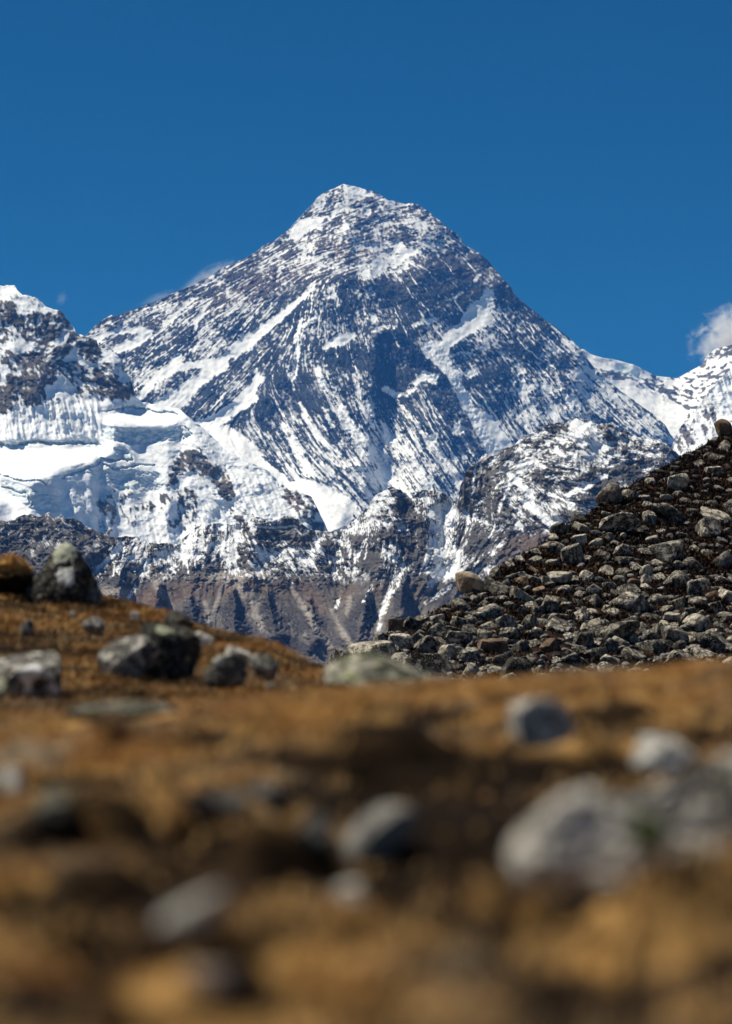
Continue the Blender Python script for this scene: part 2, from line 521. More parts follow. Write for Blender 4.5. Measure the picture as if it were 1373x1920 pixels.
    f.gullies(d, 110, (480, 370, 880, 520), 34, 1.3, 0.92, 0.75, 66, 0.2, 0.8)
    f.gullies(d, 110, (250, 440, 640, 600), 44, 1.3, 0.85, 0.75, 67, 0.1, 0.7)
    f.gullies(d, 70, (480, 380, 880, 520), 34, 1.4, 0.08, 0.8, 68, 0.2, 0.8)
    d = np.maximum(d, keep)
    fine = f.lic(0.5, 9, 11); mid = f.lic(1.1, 14, 12); big = f.lic(2.4, 30, 13); grain = f.lic(0.6, 2.5, 14)
    iso = fbm(X / 9, Y / 7, 4, 131, 0.6)
    iso2 = fbm(X / 34, Y / 28, 3, 137, 0.55)
    ang = math.radians(-17)
    st = fbm((X * math.cos(ang) + Y * math.sin(ang)) / 70, (-X * math.sin(ang) + Y * math.cos(ang)) / 3.2 + 1.5 * fbm(X / 60, Y / 60, 2, 5), 3, 141, 0.6)
    strat = sstep(560, 480, Y - 0.1 * (X - 600)) + 0.9 * sstep(520, 400, X) * sstep(690, 600, Y + 0.45 * (X - 250))
    strat = np.clip(strat, 0, 1)
    low = sstep(640, 820, Y)
    wide = fbm(f.wx / 52, f.wy / 40, 6, 181, 0.62)
    st2 = fbm((X * math.cos(ang) + Y * math.sin(ang)) / 40, (-X * math.sin(ang) + Y * math.cos(ang)) / 1.7 + 1.5 * fbm(X / 60, Y / 60, 2, 5), 3, 143, 0.6)
    comb = (0.42 - 0.20 * strat + 0.30 * low) * fine + 0.55 * grain + (0.15 + 0.30 * low) * mid + (0.05 + 0.30 * low) * big * (1 - 0.7 * strat) + 2.7 * wide + 1.0 * iso + (1.0 * st + 1.2 * st2) * strat
    n = equal(comb)
    d = np.where(d < 0.7, np.clip(d * 1.12 - 0.10, 0.02, 1), d)
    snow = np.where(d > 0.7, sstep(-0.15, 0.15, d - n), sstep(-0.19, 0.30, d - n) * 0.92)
    # ---- shape
    sl = np.full(X.shape, 46.0)
    f.paint(sl, P([(398, 805), (451, 811), (494, 861), (545, 905), (655, 935), (640, 1040), (400, 1040), (370, 830)], 8), 30)
    f.paint(sl, P([(704, 628), (752, 625), (788, 664), (813, 692), (770, 702), (747, 766), (711, 786), (699, 743)], 6), 60)
    D = col_depth(f, OUT_E, [(60, 13500), (300, 13650), (644, 14000), (900, 13900), (1330, 13500)], blur(sl, 4))
    for r, a in [
        ([(650, 345, 20), (655, 420, 30), (640, 520, 40), (600, 560, 35), (575, 600, 30), (540, 690, 34), (497, 760, 40)], 70),
        ([(745, 610, 20), (788, 652, 24), (823, 690, 26), (846, 714, 26), (862, 752, 26), (890, 815, 26), (915, 862, 26)], 130),
        ([(704, 628, 16), (704, 700, 20), (716, 790, 18), (722, 850, 12)], 90),
        ([(420, 600, 30), (350, 690, 30), (300, 740, 20)], 25),
        ([(500, 660, 18), (450, 720, 22), (390, 770, 18)], 30),
        ([(930, 540, 20), (985, 640, 30), (1000, 720, 24)], 70),
        ([(1019, 640, 20), (1060, 720, 22), (1100, 780, 22)], 60),
        ([(600, 770, 12), (640, 820, 12), (690, 880, 12)], 40),
        ([(740, 800, 10), (780, 860, 12), (820, 920, 12)], 40),
    ]:
        f.add(D, f.bump(r), -0.75 * a)
    for r, a in [([(575, 555, 10), (500, 615, 14), (420, 680, 22), (330, 740, 26)], 2), ([(490, 705, 14), (440, 765, 20), (390, 800, 20)], 2),
                 ([(915, 550, 14), (870, 600, 16), (800, 650, 18), (850, 700, 16), (890, 780, 20), (930, 840, 24)], 12),
                 ([(562, 600, 8), (556, 700, 10)], 40), ([(610, 720, 10), (670, 810, 14), (740, 900, 18)], 40), ([(790, 805, 8), (860, 900, 12)], 30)]:
        f.add(D, f.bump(r), a)
    rock = 1 - blur(snow, 1.0)
    D += 48 * fbm(X / 70, Y / 70, 4, 151) + 5 * big * (0.3 + rock) * low + 1.6 * mid * (0.2 + rock) - 18 * wide * rock
    D += -14 * blur(rock, 1.6) + 8 * rock * fbm(X / 12, Y / 10, 4, 157, 0.6, True) - 7 * rock * st * strat
    # ---- colour
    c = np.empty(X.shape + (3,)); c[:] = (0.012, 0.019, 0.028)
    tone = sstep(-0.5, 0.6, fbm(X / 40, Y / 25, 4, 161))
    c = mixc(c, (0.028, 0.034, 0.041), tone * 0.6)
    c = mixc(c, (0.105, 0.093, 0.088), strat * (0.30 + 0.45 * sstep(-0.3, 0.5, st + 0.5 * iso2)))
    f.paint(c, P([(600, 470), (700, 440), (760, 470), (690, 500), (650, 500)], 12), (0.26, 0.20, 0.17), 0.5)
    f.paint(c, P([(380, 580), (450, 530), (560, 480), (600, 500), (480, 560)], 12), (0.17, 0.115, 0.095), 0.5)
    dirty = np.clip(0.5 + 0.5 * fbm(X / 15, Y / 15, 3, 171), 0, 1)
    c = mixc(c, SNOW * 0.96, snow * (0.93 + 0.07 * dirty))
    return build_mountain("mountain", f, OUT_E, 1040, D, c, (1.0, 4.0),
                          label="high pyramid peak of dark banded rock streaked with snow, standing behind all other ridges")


everest()

# ================================================================== snow saddle and far peak on the right
OUT_S = [(1030, 650), (1060, 650), (1095, 655), (1108, 664), (1130, 671), (1150, 674), (1186, 683), (1207, 693), (1230, 705), (1258, 708), (1270, 709), (1290, 698),
         (1316, 684), (1325, 668), (1340, 655), (1373, 646), (1420, 622), (1520, 600)]


def saddle():
    f = Field(1030, 1520, 590, 900, 1.25, 200)
    X, Y = f.X, f.Y; P, L = f.polymask, f.linemask
    d = np.full(X.shape, 0.62)
    f.paint(d, P([(1140, 695), (1165, 693), (1185, 715), (1200, 728), (1170, 720)], 3), 0.25)
    f.paint(d, P([(1210, 702), (1250, 715), (1270, 740), (1225, 735)], 4), 0.40)
    f.paint(d, P([(1312, 690), (1328, 664), (1373, 648), (1400, 640), (1400, 665), (1335, 682)], 3), 0.22)
    f.paint(d, P([(1280, 715), (1373, 680), (1420, 690), (1330, 740), (1280, 745)], 6), 0.58)
    f.paint(d, P([(1098, 650), (1150, 670), (1207, 690), (1216, 702), (1210, 712), (1190, 705), (1170, 703), (1140, 692), (1100, 690)], 2), 1.05)
    f.paint(d, P([(1110, 690), (1150, 712), (1185, 712), (1200, 728), (1225, 736), (1292, 770), (1285, 790), (1262, 860), (1200, 860), (1100, 760)], 2), 1.05)
    f.paint(d, P([(1225, 702), (1270, 708), (1285, 720), (1260, 728), (1245, 715)], 2), 1.0)
    f.paint(d, L([(1280, 705, 3), (1300, 697, 4), (1320, 688, 4)]), 1.0)
    f.paint(d, L([(1310, 692, 2), (1340, 680, 4), (1400, 665, 5)]), 0.95)
    f.dirs([(1150, 700, 20), (1250, 730, 30), (1330, 690, -20), (1350, 720, -15), (1200, 780, 45)])
    n = equal(0.7 * f.lic(0.7, 4, 21) + 0.35 * f.lic(1.6, 14, 22) + 2.4 * fbm(X / 10, Y / 6, 4, 231, 0.6))
    snow = sstep(-0.05, 0.14, d - n)
    sl = np.full(X.shape, 42.0)
    f.paint(sl, P([(1110, 690), (1200, 728), (1292, 770), (1262, 860), (1100, 760)], 6), 30)
    f.paint(sl, P([(1150, 678), (1210, 694), (1212, 710), (1190, 704), (1160, 698)], 2), 68)
    D = col_depth(f, OUT_S, [(1030, 15000), (1270, 15300), (1520, 15000)], blur(sl, 3))
    rock = 1 - blur(snow, 1)
    D += 45 * fbm(X / 60, Y / 60, 4, 251) - 12 * blur(rock, 1.5) + 12 * rock * fbm(X / 11, Y / 9, 4, 257, 0.6, True)
    c = np.empty(X.shape + (3,)); c[:] = (0.075, 0.075, 0.08)
    c = mixc(c, (0.15, 0.135, 0.125), sstep(-0.3, 0.6, fbm(X / 25, Y / 15, 3, 261)) * 0.6)
    c = mixc(c, SNOW, snow)
    f.paint(c, P([(1145, 684), (1190, 690), (1210, 706), (1190, 706), (1160, 700)], 4), (0.66, 0.82, 0.86), 0.7)
    return build_mountain("snow_saddle", f, OUT_S, 890, D, c, (0.5, 4.0), back=0.6,
                          label="white snow saddle joining the pyramid to a far dark summit under a cloud")


saddle()

OUT_N = [(1235, 900), (1256, 862), (1262, 828), (1275, 802), (1290, 786), (1300, 776), (1320, 746), (1345, 716), (1373, 690), (1460, 640), (1540, 610)]


def spur():
    f = Field(1235, 1540, 600, 960, 1.25, 300)
    X, Y = f.X, f.Y; P, L = f.polymask, f.linemask
    d = np.full(X.shape, 0.93)
    f.paint(d, P([(1258, 835), (1275, 803), (1292, 790), (1308, 800), (1300, 832), (1282, 855), (1262, 850)], 4), 0.42)
    f.paint(d, P([(1318, 768), (1340, 762), (1340, 785), (1322, 792)], 3), 0.38)
    f.paint(d, P([(1308, 800), (1328, 798), (1325, 825), (1310, 820)], 3), 0.45)
    f.paint(d, P([(1298, 785), (1310, 780), (1312, 790), (1300, 795)], 2), 0.4)
    f.paint(d, P([(1348, 715), (1373, 705), (1380, 718), (1360, 724)], 3), 0.5)
    f.paint(d, P([(1280, 860), (1300, 850), (1300, 870), (1285, 880)], 3), 0.5)
    f.dirs([(1300, 800, 65), (1350, 760, 72), (1400, 720, 75), (1280, 840, 55)])
    fine = f.lic(0.9, 26, 31); big = f.lic(2.4, 60, 32)
    n = equal(0.4 * fine + 0.5 * big + 2.2 * fbm(X / 9, Y / 8, 4, 331, 0.6))
    snow = sstep(-0.05, 0.12, d - n)
    D = col_depth(f, OUT_N, [(1235, 10900), (1540, 11300)], np.full(X.shape, 50.0))
    rock = 1 - blur(snow, 1)
    D += 30 * fbm(X / 50, Y / 50, 3, 351) + 5 * fine + 9 * big - 10 * blur(rock, 1.4) + 10 * rock * fbm(X / 10, Y / 9, 4, 357, 0.6, True)
    c = np.empty(X.shape + (3,)); c[:] = (0.13, 0.115, 0.105)
    c = mixc(c, SNOW, snow)
    return build_mountain("snow_spur", f, OUT_N, 955, D, c, (0.8, 4.0), back=0.6,
                          label="steep fluted snow spur with a few brown rock patches, below the far dark summit")


spur()

# ================================================================== glaciated mountain on the left
OUT_L = [(-160, 590), (-90, 548), (-40, 545), (0, 535), (18, 535), (28, 535), (33, 544), (43, 552), (61, 557), (66, 556), (87, 575), (102, 580), (115, 584), (127, 599), (139, 614), (145, 627),
         (163, 631), (181, 637), (186, 652), (204, 654), (219, 665), (229, 678), (232, 693), (245, 709), (255, 744), (265, 752), (296, 760), (324, 765), (337, 767),
         (364, 790), (387, 807), (404, 824), (425, 845), (466, 865), (500, 880), (521, 900), (541, 918), (559, 919), (585, 932), (602, 967), (614, 993), (640, 1040), (680, 1080)]


def glacier():
    f = Field(-160, 680, 525, 1090, 1.25, 400)
    X, Y = f.X, f.Y; P, L = f.polymask, f.linemask
    d = np.full(X.shape, 1.05)
    f.paint(d, P([(-170, 560), (0, 560), (60, 575), (100, 580), (150, 620), (200, 650), (235, 680), (260, 745), (235, 748), (200, 750), (160, 738), (90, 752), (60, 765), (0, 775), (-170, 780)], 4), 0.48)
    for p, v in [
        ([(0, 570), (20, 568), (42, 590), (35, 612), (0, 605)], 0.12), ([(60, 612), (90, 592), (115, 582), (130, 605), (145, 630), (130, 645), (100, 640), (75, 632), (60, 645)], 0.10),
        ([(20, 665), (70, 660), (105, 662), (135, 640), (133, 660), (100, 677), (60, 682), (25, 676)], 0.12), ([(15, 708), (40, 700), (60, 690), (80, 708), (84, 742), (75, 762), (45, 757), (35, 737), (15, 727)], 0.05),
        ([(0, 722), (20, 730), (32, 755), (20, 772), (-100, 772), (-100, 730)], 0.08),
        ([(103, 680), (130, 674), (170, 688), (200, 680), (225, 674), (233, 700), (250, 720), (255, 746), (235, 742), (210, 747), (190, 742), (165, 722), (148, 702)], 0.22),
        ([(145, 642), (180, 640), (185, 655), (176, 676), (152, 662)], 0.12), ([(70, 690), (100, 690), (118, 712), (95, 725), (75, 715)], 0.2),
        ([(-100, 580), (0, 600), (20, 640), (-100, 660)], 0.3), ([(235, 718), (252, 720), (255, 746), (205, 746), (215, 735)], 0.06),
        ([(322, 872), (350, 842), (376, 843), (392, 862), (402, 880), (430, 893), (447, 935), (432, 947), (410, 922), (395, 897), (375, 897), (355, 882), (335, 907), (313, 918)], 0.16),
        ([(330, 915), (362, 908), (374, 935), (367, 967), (350, 985), (333, 967)], 0.42), ([(395, 868), (425, 880), (425, 893), (395, 885)], 0.3),
        ([(523, 903), (545, 916), (560, 918), (587, 930), (602, 963), (616, 1000), (590, 995), (570, 978), (560, 957), (533, 942)], 0.28),
        ([(188, 922), (216, 918), (222, 960), (205, 1005), (186, 990)], 0.45), ([(220, 925), (255, 922), (320, 915), (330, 930), (300, 962), (260, 967), (222, 962)], 0.74),
        ([(430, 930), (470, 950), (485, 975), (450, 985), (425, 965)], 0.7), ([(240, 965), (256, 962), (254, 985), (244, 1000)], 0.3),
        ([(300, 985), (330, 975), (395, 965), (380, 985), (350, 1000)], 0.75)]:
        f.paint(d, P(p, 2.5), v)
    for p in ([(83, 730), (95, 720), (118, 703), (132, 715), (147, 737), (125, 747), (90, 748)], [(122, 672), (140, 650), (150, 666), (175, 682), (205, 660), (222, 668), (190, 684), (150, 684)],
              [(-20, 530), (30, 533), (65, 555), (102, 580), (84, 592), (60, 578), (40, 585), (20, 566), (-20, 562)], [(100, 640), (128, 620), (125, 640), (105, 652)],
              [(0, 690), (20, 690), (5, 720), (0, 725)], [(15, 640), (60, 640), (70, 655), (30, 662), (0, 652)], [(225, 690), (245, 710), (235, 720), (222, 715)]):
        f.paint(d, P(p, 1.6), 0.98)
    f.dirs([(60, 600, 70), (100, 650, -20), (60, 720, 60), (200, 700, 25), (100, 780, 85), (200, 790, 88), (20, 800, 85), (280, 820, 10), (250, 810, 10), (300, 870, 40), (100, 870, 5),
            (140, 930, 60), (430, 880, 55), (500, 930, 62), (350, 950, 75), (280, 980, 80), (420, 960, 60), (570, 950, 60)])
    fine = f.lic(0.7, 12, 41); mid = f.lic(1.4, 16, 44); big = f.lic(3.0, 30, 42)
    iso = fbm(X / 12, Y / 8, 4, 431, 0.6)
    n = equal(0.6 * f.lic(0.7, 4, 43) + 0.08 * big + 1.3 * iso + 0.6 * fbm(X / 7, Y / 4.5, 3, 439, 0.7, True) + 2.8 * fbm(f.wx / 40, f.wy / 26, 6, 433, 0.62))
    snow = np.where(d > 0.7, sstep(-0.12, 0.14, d - n), sstep(-0.18, 0.22, d - n) * 0.95)
    # terraces of ice: flat shelves and steep walls
    sl = np.full(X.shape, 47.0)
    f.paint(sl, P([(-160, 560), (140, 600), (250, 700), (255, 745), (-160, 775)], 6), 52)
    shelves = [([(190, 778), (250, 768), (330, 785), (345, 800), (320, 805), (260, 800), (195, 795)], 17), ([(-160, 850), (0, 842), (60, 832), (190, 838), (215, 850), (185, 868), (120, 880), (60, 905), (0, 890), (-160, 890)], 16),
               ([(-160, 915), (0, 915), (45, 935), (30, 950), (-160, 950)], 24), ([(255, 880), (310, 878), (315, 893), (270, 895)], 22), ([(330, 1000), (370, 978), (430, 985), (380, 1015)], 30), ([(400, 800), (440, 840), (380, 830)], 36)]
    walls = [([(188, 795), (260, 802), (350, 797), (355, 815), (300, 832), (230, 833), (190, 820)], 63), ([(-160, 828), (0, 828), (190, 824), (190, 836), (60, 838), (0, 842), (-160, 846)], 63),
             ([(0, 893), (60, 908), (120, 930), (130, 965), (60, 960), (20, 935), (0, 915)], 57), ([(185, 857), (250, 850), (250, 862), (185, 868)], 63), ([(120, 885), (190, 868), (190, 915), (165, 890), (130, 895)], 57),
             ([(190, 880), (300, 880), (315, 905), (300, 925), (240, 928), (195, 910)], 57), ([(210, 838), (245, 842), (240, 853), (215, 850)], 62), ([(180, 765), (260, 752), (265, 760), (190, 776)], 62)]
    for p, a in shelves:
        f.paint(sl, P(p, 2.5, 0.9), a)
    for p, a in walls:
        f.paint(sl, P(p, 2.0, 0.9), a)
    D = col_depth(f, OUT_L, [(-160, 7600), (0, 7600), (250, 7560), (340, 7500), (680, 7250)], blur(sl, 2.2)); D0 = D.copy()
    for r, a in [([(345, 768, 20), (380, 840, 22), (450, 930, 30), (500, 990, 30)], 70), ([(360, 840, 26), (345, 900, 26), (320, 960, 30)], 60), ([(560, 915, 20), (590, 960, 22)], 60),
                 ([(40, 550, 20), (110, 640, 26), (60, 740, 30)], 60), ([(160, 630, 16), (225, 690, 20), (252, 745, 14)], 60), ([(130, 890, 14), (150, 950, 16)], 40), ([(195, 900, 10), (200, 980, 14)], 30)]:
        f.add(D, f.bump(r), -0.5 * a)
    rock = 1 - blur(snow, 1.0)
    ice = sstep(52, 59, blur(sl, 2.2)) * (1 - rock) * (Y > 770)
    flat = sstep(34, 22, blur(sl, 3))
    flute = (sstep(740, 760, Y) * sstep(845, 825, Y) * sstep(200, 180, X) + sstep(360, 420, X) * sstep(840, 880, Y) + 0.6 * sstep(900, 930, Y) * sstep(90, 150, X) * sstep(200, 180, X) + 0.7 * sstep(930, 960, Y) * sstep(230, 280, X)) * (1 - rock)
    flute = np.clip(flute, 0, 1)
    lay = np.sin((Y - 0.08 * X + 14 * perlin(X / 40, Y / 60, 471)) / 1.15)
    crack = fbm(X / 13, Y / 10, 4, 477, 0.6, True)
    D += 26 * fbm(X / 60, Y / 50, 3, 451) * (1 - 0.6 * flat)
    D += flute * (2.6 * fine + 3.2 * mid + 3.4 * big) * 0.8
    D += ice * (0.9 * lay + 7 * crack + 9 * fbm(X / 26, Y / 18, 4, 479, 0.6, True))
    D += rock * (10 * fbm(X / 13, Y / 9, 5, 457, 0.6, True) + 1.5 * mid) - 13 * blur(rock, 1.6)
    D += (1 - flat) * (1 - rock) * 3.0 * fbm(X / 8, Y / 7, 3, 459)
    D = D0 + 0.8 * (D - D0)
    c = np.empty(X.shape + (3,)); c[:] = (0.075, 0.073, 0.072)
    c = mixc(c, (0.15, 0.125, 0.10), sstep(-0.1, 0.6, fbm(X / 22, Y / 14, 4, 461)) * 0.8)
    f.paint(c, P([(390, 865), (430, 880), (430, 910), (395, 895)], 6), (0.26, 0.21, 0.16), 0.7)
    f.paint(c, P([(190, 920), (220, 930), (215, 1000), (185, 1000)], 6), (0.26, 0.22, 0.17), 0.7)
    f.paint(c, P([(535, 920), (560, 930), (560, 950), (540, 945)], 5), (0.20, 0.12, 0.085), 0.7)
    sn = np.empty(X.shape + (3,)); sn[:] = SNOW
    sn = mixc(sn, (0.66, 0.76, 0.80), ice * (0.25 + 0.4 * sstep(-0.2, 0.6, crack)))
    sn = mixc(sn, (0.50, 0.58, 0.63), ice * sstep(0.1, 0.9, lay) * 0.6)
    for l in ([(-60, 885, 1), (0, 889, 1.2), (38, 902, 1.6), (76, 902, 1.4), (84, 910, 2)], [(115, 896, 1), (143, 883, 2), (166, 879, 2), (189, 865, 1.6)], [(189, 859, 1), (215, 863, 1.8), (250, 862, 1.4)],
              [(-60, 836, 2), (0, 832, 2.4), (30, 838, 3), (60, 826, 2.6), (100, 832, 3), (150, 830, 2.6), (190, 834, 2)], [(5, 915, 1.4), (50, 925, 2.2), (60, 945, 2)], [(200, 770, 1.4), (240, 762, 1.6), (262, 765, 1.6)],
              [(195, 872, 1.6), (220, 880, 1.8), (250, 874, 1.6), (290, 872, 1.4)], [(350, 800, 1.5), (358, 812, 2), (345, 822, 2)], [(262, 765, 1.2), (290, 772, 1.6), (330, 776, 1.4)]):
        m_ = f.linemask(l, 0.9, 0.5)
        f.paint(sn, m_, (0.40, 0.52, 0.60), 0.75)
        f.add(D, m_, 10.0)
    sn = mixc(sn, (0.70, 0.72, 0.73), flute * sstep(0.6, 2.0, mid + 0.7 * fine) * 0.7)
    c = c * (1 - snow[..., None]) + sn * snow[..., None]
    return build_mountain("glacier_mountain", f, OUT_L, 1085, D, c, (1.5, 3.0), back=0.5,
                          label="nearer mountain with a hanging glacier, ice cliffs and a dark rocky summit dusted in snow")


glacier()

# ================================================================== front rocky ridge with brown foot
OUT_F = [(-160, 960), (-60, 985), (0, 977), (23, 977), (36, 969), (59, 963), (76, 969), (92, 962), (99, 974), (115, 964), (122, 974), (143, 973), (158, 985), (186, 997), (205, 1004), (216, 1006),
         (255, 1007), (274, 1016), (296, 1018), (335, 1021), (345, 1008), (370, 986), (420, 980), (448, 982), (480, 970), (506, 976), (541, 967), (559, 973), (573, 988), (590, 995), (614, 997),
         (640, 990), (672, 970), (686, 952), (704, 929), (721, 919), (739, 912), (753, 920), (771, 932), (791, 917), (815, 920), (835, 925), (847, 938), (856, 938), (861, 926), (864, 908), (870, 896), (873, 882), (885, 872), (900, 861),
         (909, 853), (918, 856), (932, 851), (939, 842), (956, 839), (984, 819), (995, 812), (1026, 797), (1044, 793), (1061, 793), (1079, 781), (1100, 786), (1121, 795), (1145, 793), (1170, 805), (1191, 818),
         (1219, 825), (1240, 826), (1271, 851), (1300, 875), (1400, 920), (1540, 960)]


def foot_ridge():
    f = Field(-160, 1540, 770, 1390, 1.25, 500)
    X, Y = f.X, f.Y; P, L = f.polymask, f.linemask
    d = np.full(X.shape, 0.50) - 0.46 * sstep(1045, 1105, Y + 14 * fbm(X / 50, Y / 50, 2, 503))
    d -= 0.04 * sstep(1100, 1140, Y)
    for p, v in [
        ([(-160, 950), (60, 960), (120, 965), (215, 1008), (205, 1060), (190, 1120), (-160, 1120)], 0.20), ([(-160, 1010), (20, 1010), (80, 1060), (120, 1120), (-160, 1120)], 0.03),
        ([(240, 1010), (345, 1020), (335, 1050), (270, 1055), (235, 1035)], 0.5), ([(190, 1040), (240, 1035), (250, 1080), (235, 1100), (200, 1095)], 0.15),
        ([(345, 1050), (362, 1030), (372, 1060), (368, 1085), (335, 1085)], 0.10), ([(460, 1010), (485, 1000), (495, 1030), (470, 1060), (440, 1060), (450, 1030)], 0.16),
        ([(475, 987), (510, 985), (530, 980), (543, 968), (560, 974), (575, 992), (592, 1014), (570, 1027), (545, 1018), (500, 1006)], 0.05),
        ([(745, 1000), (790, 990), (813, 1030), (812, 1062), (782, 1072), (748, 1042)], 0.05), ([(672, 1030), (710, 1020), (716, 1050), (702, 1080), (668, 1072)], 0.06), ([(648, 1003), (686, 1002), (684, 1030), (658, 1036)], 0.08),
        ([(740, 920), (765, 935), (790, 975), (812, 1000), (790, 1005), (760, 985), (735, 960)], 0.14), ([(700, 990), (740, 985), (748, 1020), (720, 1025)], 0.16), ([(640, 1085), (690, 1075), (740, 1080), (720, 1100)], 0.12),
        ([(866, 1000), (900, 978), (928, 1020), (916, 1042), (880, 1048), (860, 1030)], 0.08), ([(866, 890), (885, 872), (909, 855), (930, 885), (915, 920), (890, 945), (866, 965)], 0.14), ([(905, 930), (945, 920), (955, 970), (925, 985), (905, 960)], 0.18),
        ([(1000, 890), (1060, 900), (1150, 860), (1250, 860), (1280, 880), (1220, 910), (1120, 940), (1040, 945), (1000, 920)], 0.26), ([(1110, 880), (1200, 872), (1200, 900), (1120, 915)], 0.08), ([(990, 820), (1060, 795), (1060, 815), (1000, 840)], 0.25),
        ([(980, 960), (1010, 950), (1030, 990), (990, 1000)], 0.15), ([(940, 1000), (1060, 1000), (1000, 1060), (930, 1060)], 0.08), ([(600, 1000), (640, 995), (640, 1040), (610, 1060), (590, 1030)], 0.42)]:
        f.paint(d, P(p, 3.5), v)
    for p in ([(345, 1008), (375, 985), (420, 979), (448, 984), (420, 1004), (380, 1014), (350, 1042), (330, 1050), (337, 1030)], [(372, 1032), (400, 1015), (414, 1014), (395, 1030), (375, 1042)],
              [(800, 955), (835, 942), (856, 955), (848, 1000), (862, 1045), (866, 1075), (840, 1085), (812, 1100), (790, 1120), (810, 1080), (818, 1050), (808, 1010)], [(680, 962), (705, 943), (716, 955), (712, 986), (690, 982)],
              [(1075, 785), (1110, 790), (1150, 840), (1120, 850), (1080, 820)]):
        f.paint(d, P(p, 2.5), 0.86)
    f.paint(d, P([(212, 1000), (300, 1010), (345, 1005), (380, 985), (455, 985), (460, 1010), (400, 1040), (330, 1050), (250, 1050), (210, 1040)], 8), 0.66, 0.8)
    for l, v in [([(240, 1122, 3), (262, 1090, 6), (278, 1066, 7), (300, 1040, 8)], 0.75), ([(186, 1064, 4), (224, 1028, 6)], 0.9), ([(756, 1072, 5), (732, 1110, 7), (720, 1140, 6), (710, 1180, 4)], 0.62),
                 ([(686, 1012, 3), (672, 1038, 4), (664, 1048, 3)], 0.85), ([(640, 1020, 6), (632, 1050, 6), (626, 1085, 5)], 0.74), ([(590, 1012, 3), (600, 1030, 4)], 0.9), ([(535, 1060, 4), (550, 1100, 3)], 0.6),
                 ([(480, 988, 2), (520, 990, 2), (552, 985, 2), (566, 1003, 2), (575, 995, 3)], 0.9), ([(955, 890, 5), (975, 905, 6), (1000, 935, 5)], 0.9), ([(985, 945, 6), (1010, 960, 7), (1040, 990, 6)], 0.85),
                 ([(1060, 930, 4), (1100, 912, 5), (1135, 892, 5)], 0.9), ([(960, 890, 3), (945, 930, 3), (935, 960, 3)], 0.8), ([(640, 1110, 3), (632, 1140, 4)], 0.6), ([(800, 1130, 4), (830, 1110, 5), (850, 1095, 4)], 0.5),
                 ([(900, 1050, 5), (925, 1030, 6), (950, 1010, 6)], 0.7), ([(700, 1100, 4), (680, 1130, 3)], 0.5), ([(440, 1075, 3), (470, 1080, 3)], 0.4)]:
        f.paint(d, L(l), v)
    f.dirs([(50, 1000, 60), (150, 1020, 50), (260, 1050, 118), (310, 1060, 65), (400, 1050, 115), (470, 1050, 60), (350, 1130, 60), (420, 1130, 115), (470, 1150, 60), (560, 1150, 55), (620, 1180, 58), (700, 1150, 115), (560, 1040, 55), (830, 1000, 90), (840, 1080, 130),
            (740, 960, 60), (700, 1040, 100), (880, 900, 95), (950, 870, -25), (1050, 850, 15), (1120, 830, 40), (1150, 890, -10), (980, 950, 40), (600, 1060, 70), (900, 1040, 130)])
    f.gullies(d, 90, (220, 1000, 880, 1052), 30, 1.8, 0.85, 0.75, 71, 0.1, 0.8)
    f.gullies(d, 70, (880, 800, 1260, 1000), 40, 1.8, 0.85, 0.75, 72, 0.1, 0.8)
    f.gullies(d, 90, (220, 940, 1260, 1085), 40, 2.4, 0.02, 0.8, 73, 0.2, 0.8)
    fine = f.lic(0.6, 3.5, 51); mid = f.lic(1.4, 9, 52); big = f.lic(2.6, 26, 53)
    iso = fbm(X / 14, Y / 10, 5, 531, 0.62)
    wide = fbm(f.wx / 46, f.wy / 38, 6, 581, 0.62)
    craggy = fbm(f.wx / 24, f.wy / 20, 5, 583, 0.6, True)
    n = equal(0.60 * fine + 0.20 * mid + 0.12 * big + 2.7 * wide + 1.9 * craggy + 0.9 * iso)
    d = np.where(d < 0.7, np.clip(d * 1.08 - 0.06, 0.0, 1), d)
    snow = np.where(d > 0.7, sstep(-0.15, 0.15, d - n), sstep(-0.10, 0.24, d - n) * 0.90)
    sl = np.full(X.shape, 46.0)
    f.paint(sl, P([(-160, 1090), (1540, 1090), (1540, 1390), (-160, 1390)], 20), 36)
    f.paint(sl, P([(862, 880), (905, 850), (920, 900), (895, 960), (864, 1000)], 5), 66)
    f.paint(sl, P([(478, 990), (543, 970), (592, 1014), (570, 1027), (500, 1006)], 3), 66)
    D = col_depth(f, OUT_F, [(-160, 4560), (150, 4560), (450, 4640), (740, 4640), (860, 4650), (1080, 4640), (1540, 4560)], blur(sl, 4)); D0 = D.copy()
    for r, a in [([(740, 912, 30), (735, 980, 40), (720, 1060, 40), (690, 1110, 40)], 110), ([(790, 985, 20), (805, 1050, 22)], 60), ([(875, 880, 24), (880, 960, 30), (890, 1040, 34), (860, 1090, 26)], 110), ([(940, 850, 30), (950, 960, 34)], 50),
                 ([(1079, 781, 40), (1080, 870, 50), (1150, 930, 50)], 60), ([(560, 975, 22), (580, 1010, 22)], 50), ([(480, 990, 22), (470, 1050, 30), (450, 1110, 30), (440, 1170, 30)], 70), ([(360, 1020, 18), (350, 1080, 22), (355, 1150, 26)], 60),
                 ([(500, 1090, 22), (520, 1160, 30), (560, 1230, 34)], 60), ([(680, 1100, 20), (670, 1170, 26), (640, 1240, 26)], 60), ([(755, 1085, 16), (755, 1150, 18)], 50), ([(590, 1060, 20), (610, 1130, 22), (650, 1200, 20)], 40),
                 ([(215, 1030, 20), (225, 1090, 26)], 50), ([(100, 965, 24), (120, 1060, 40), (160, 1110, 40)], 90), ([(300, 1090, 18), (290, 1150, 22)], 40), ([(400, 1100, 16), (385, 1160, 18)], 30), ([(610, 1010, 14), (580, 1060, 18)], 40)]:
        f.add(D, f.bump(r), -0.38 * a)
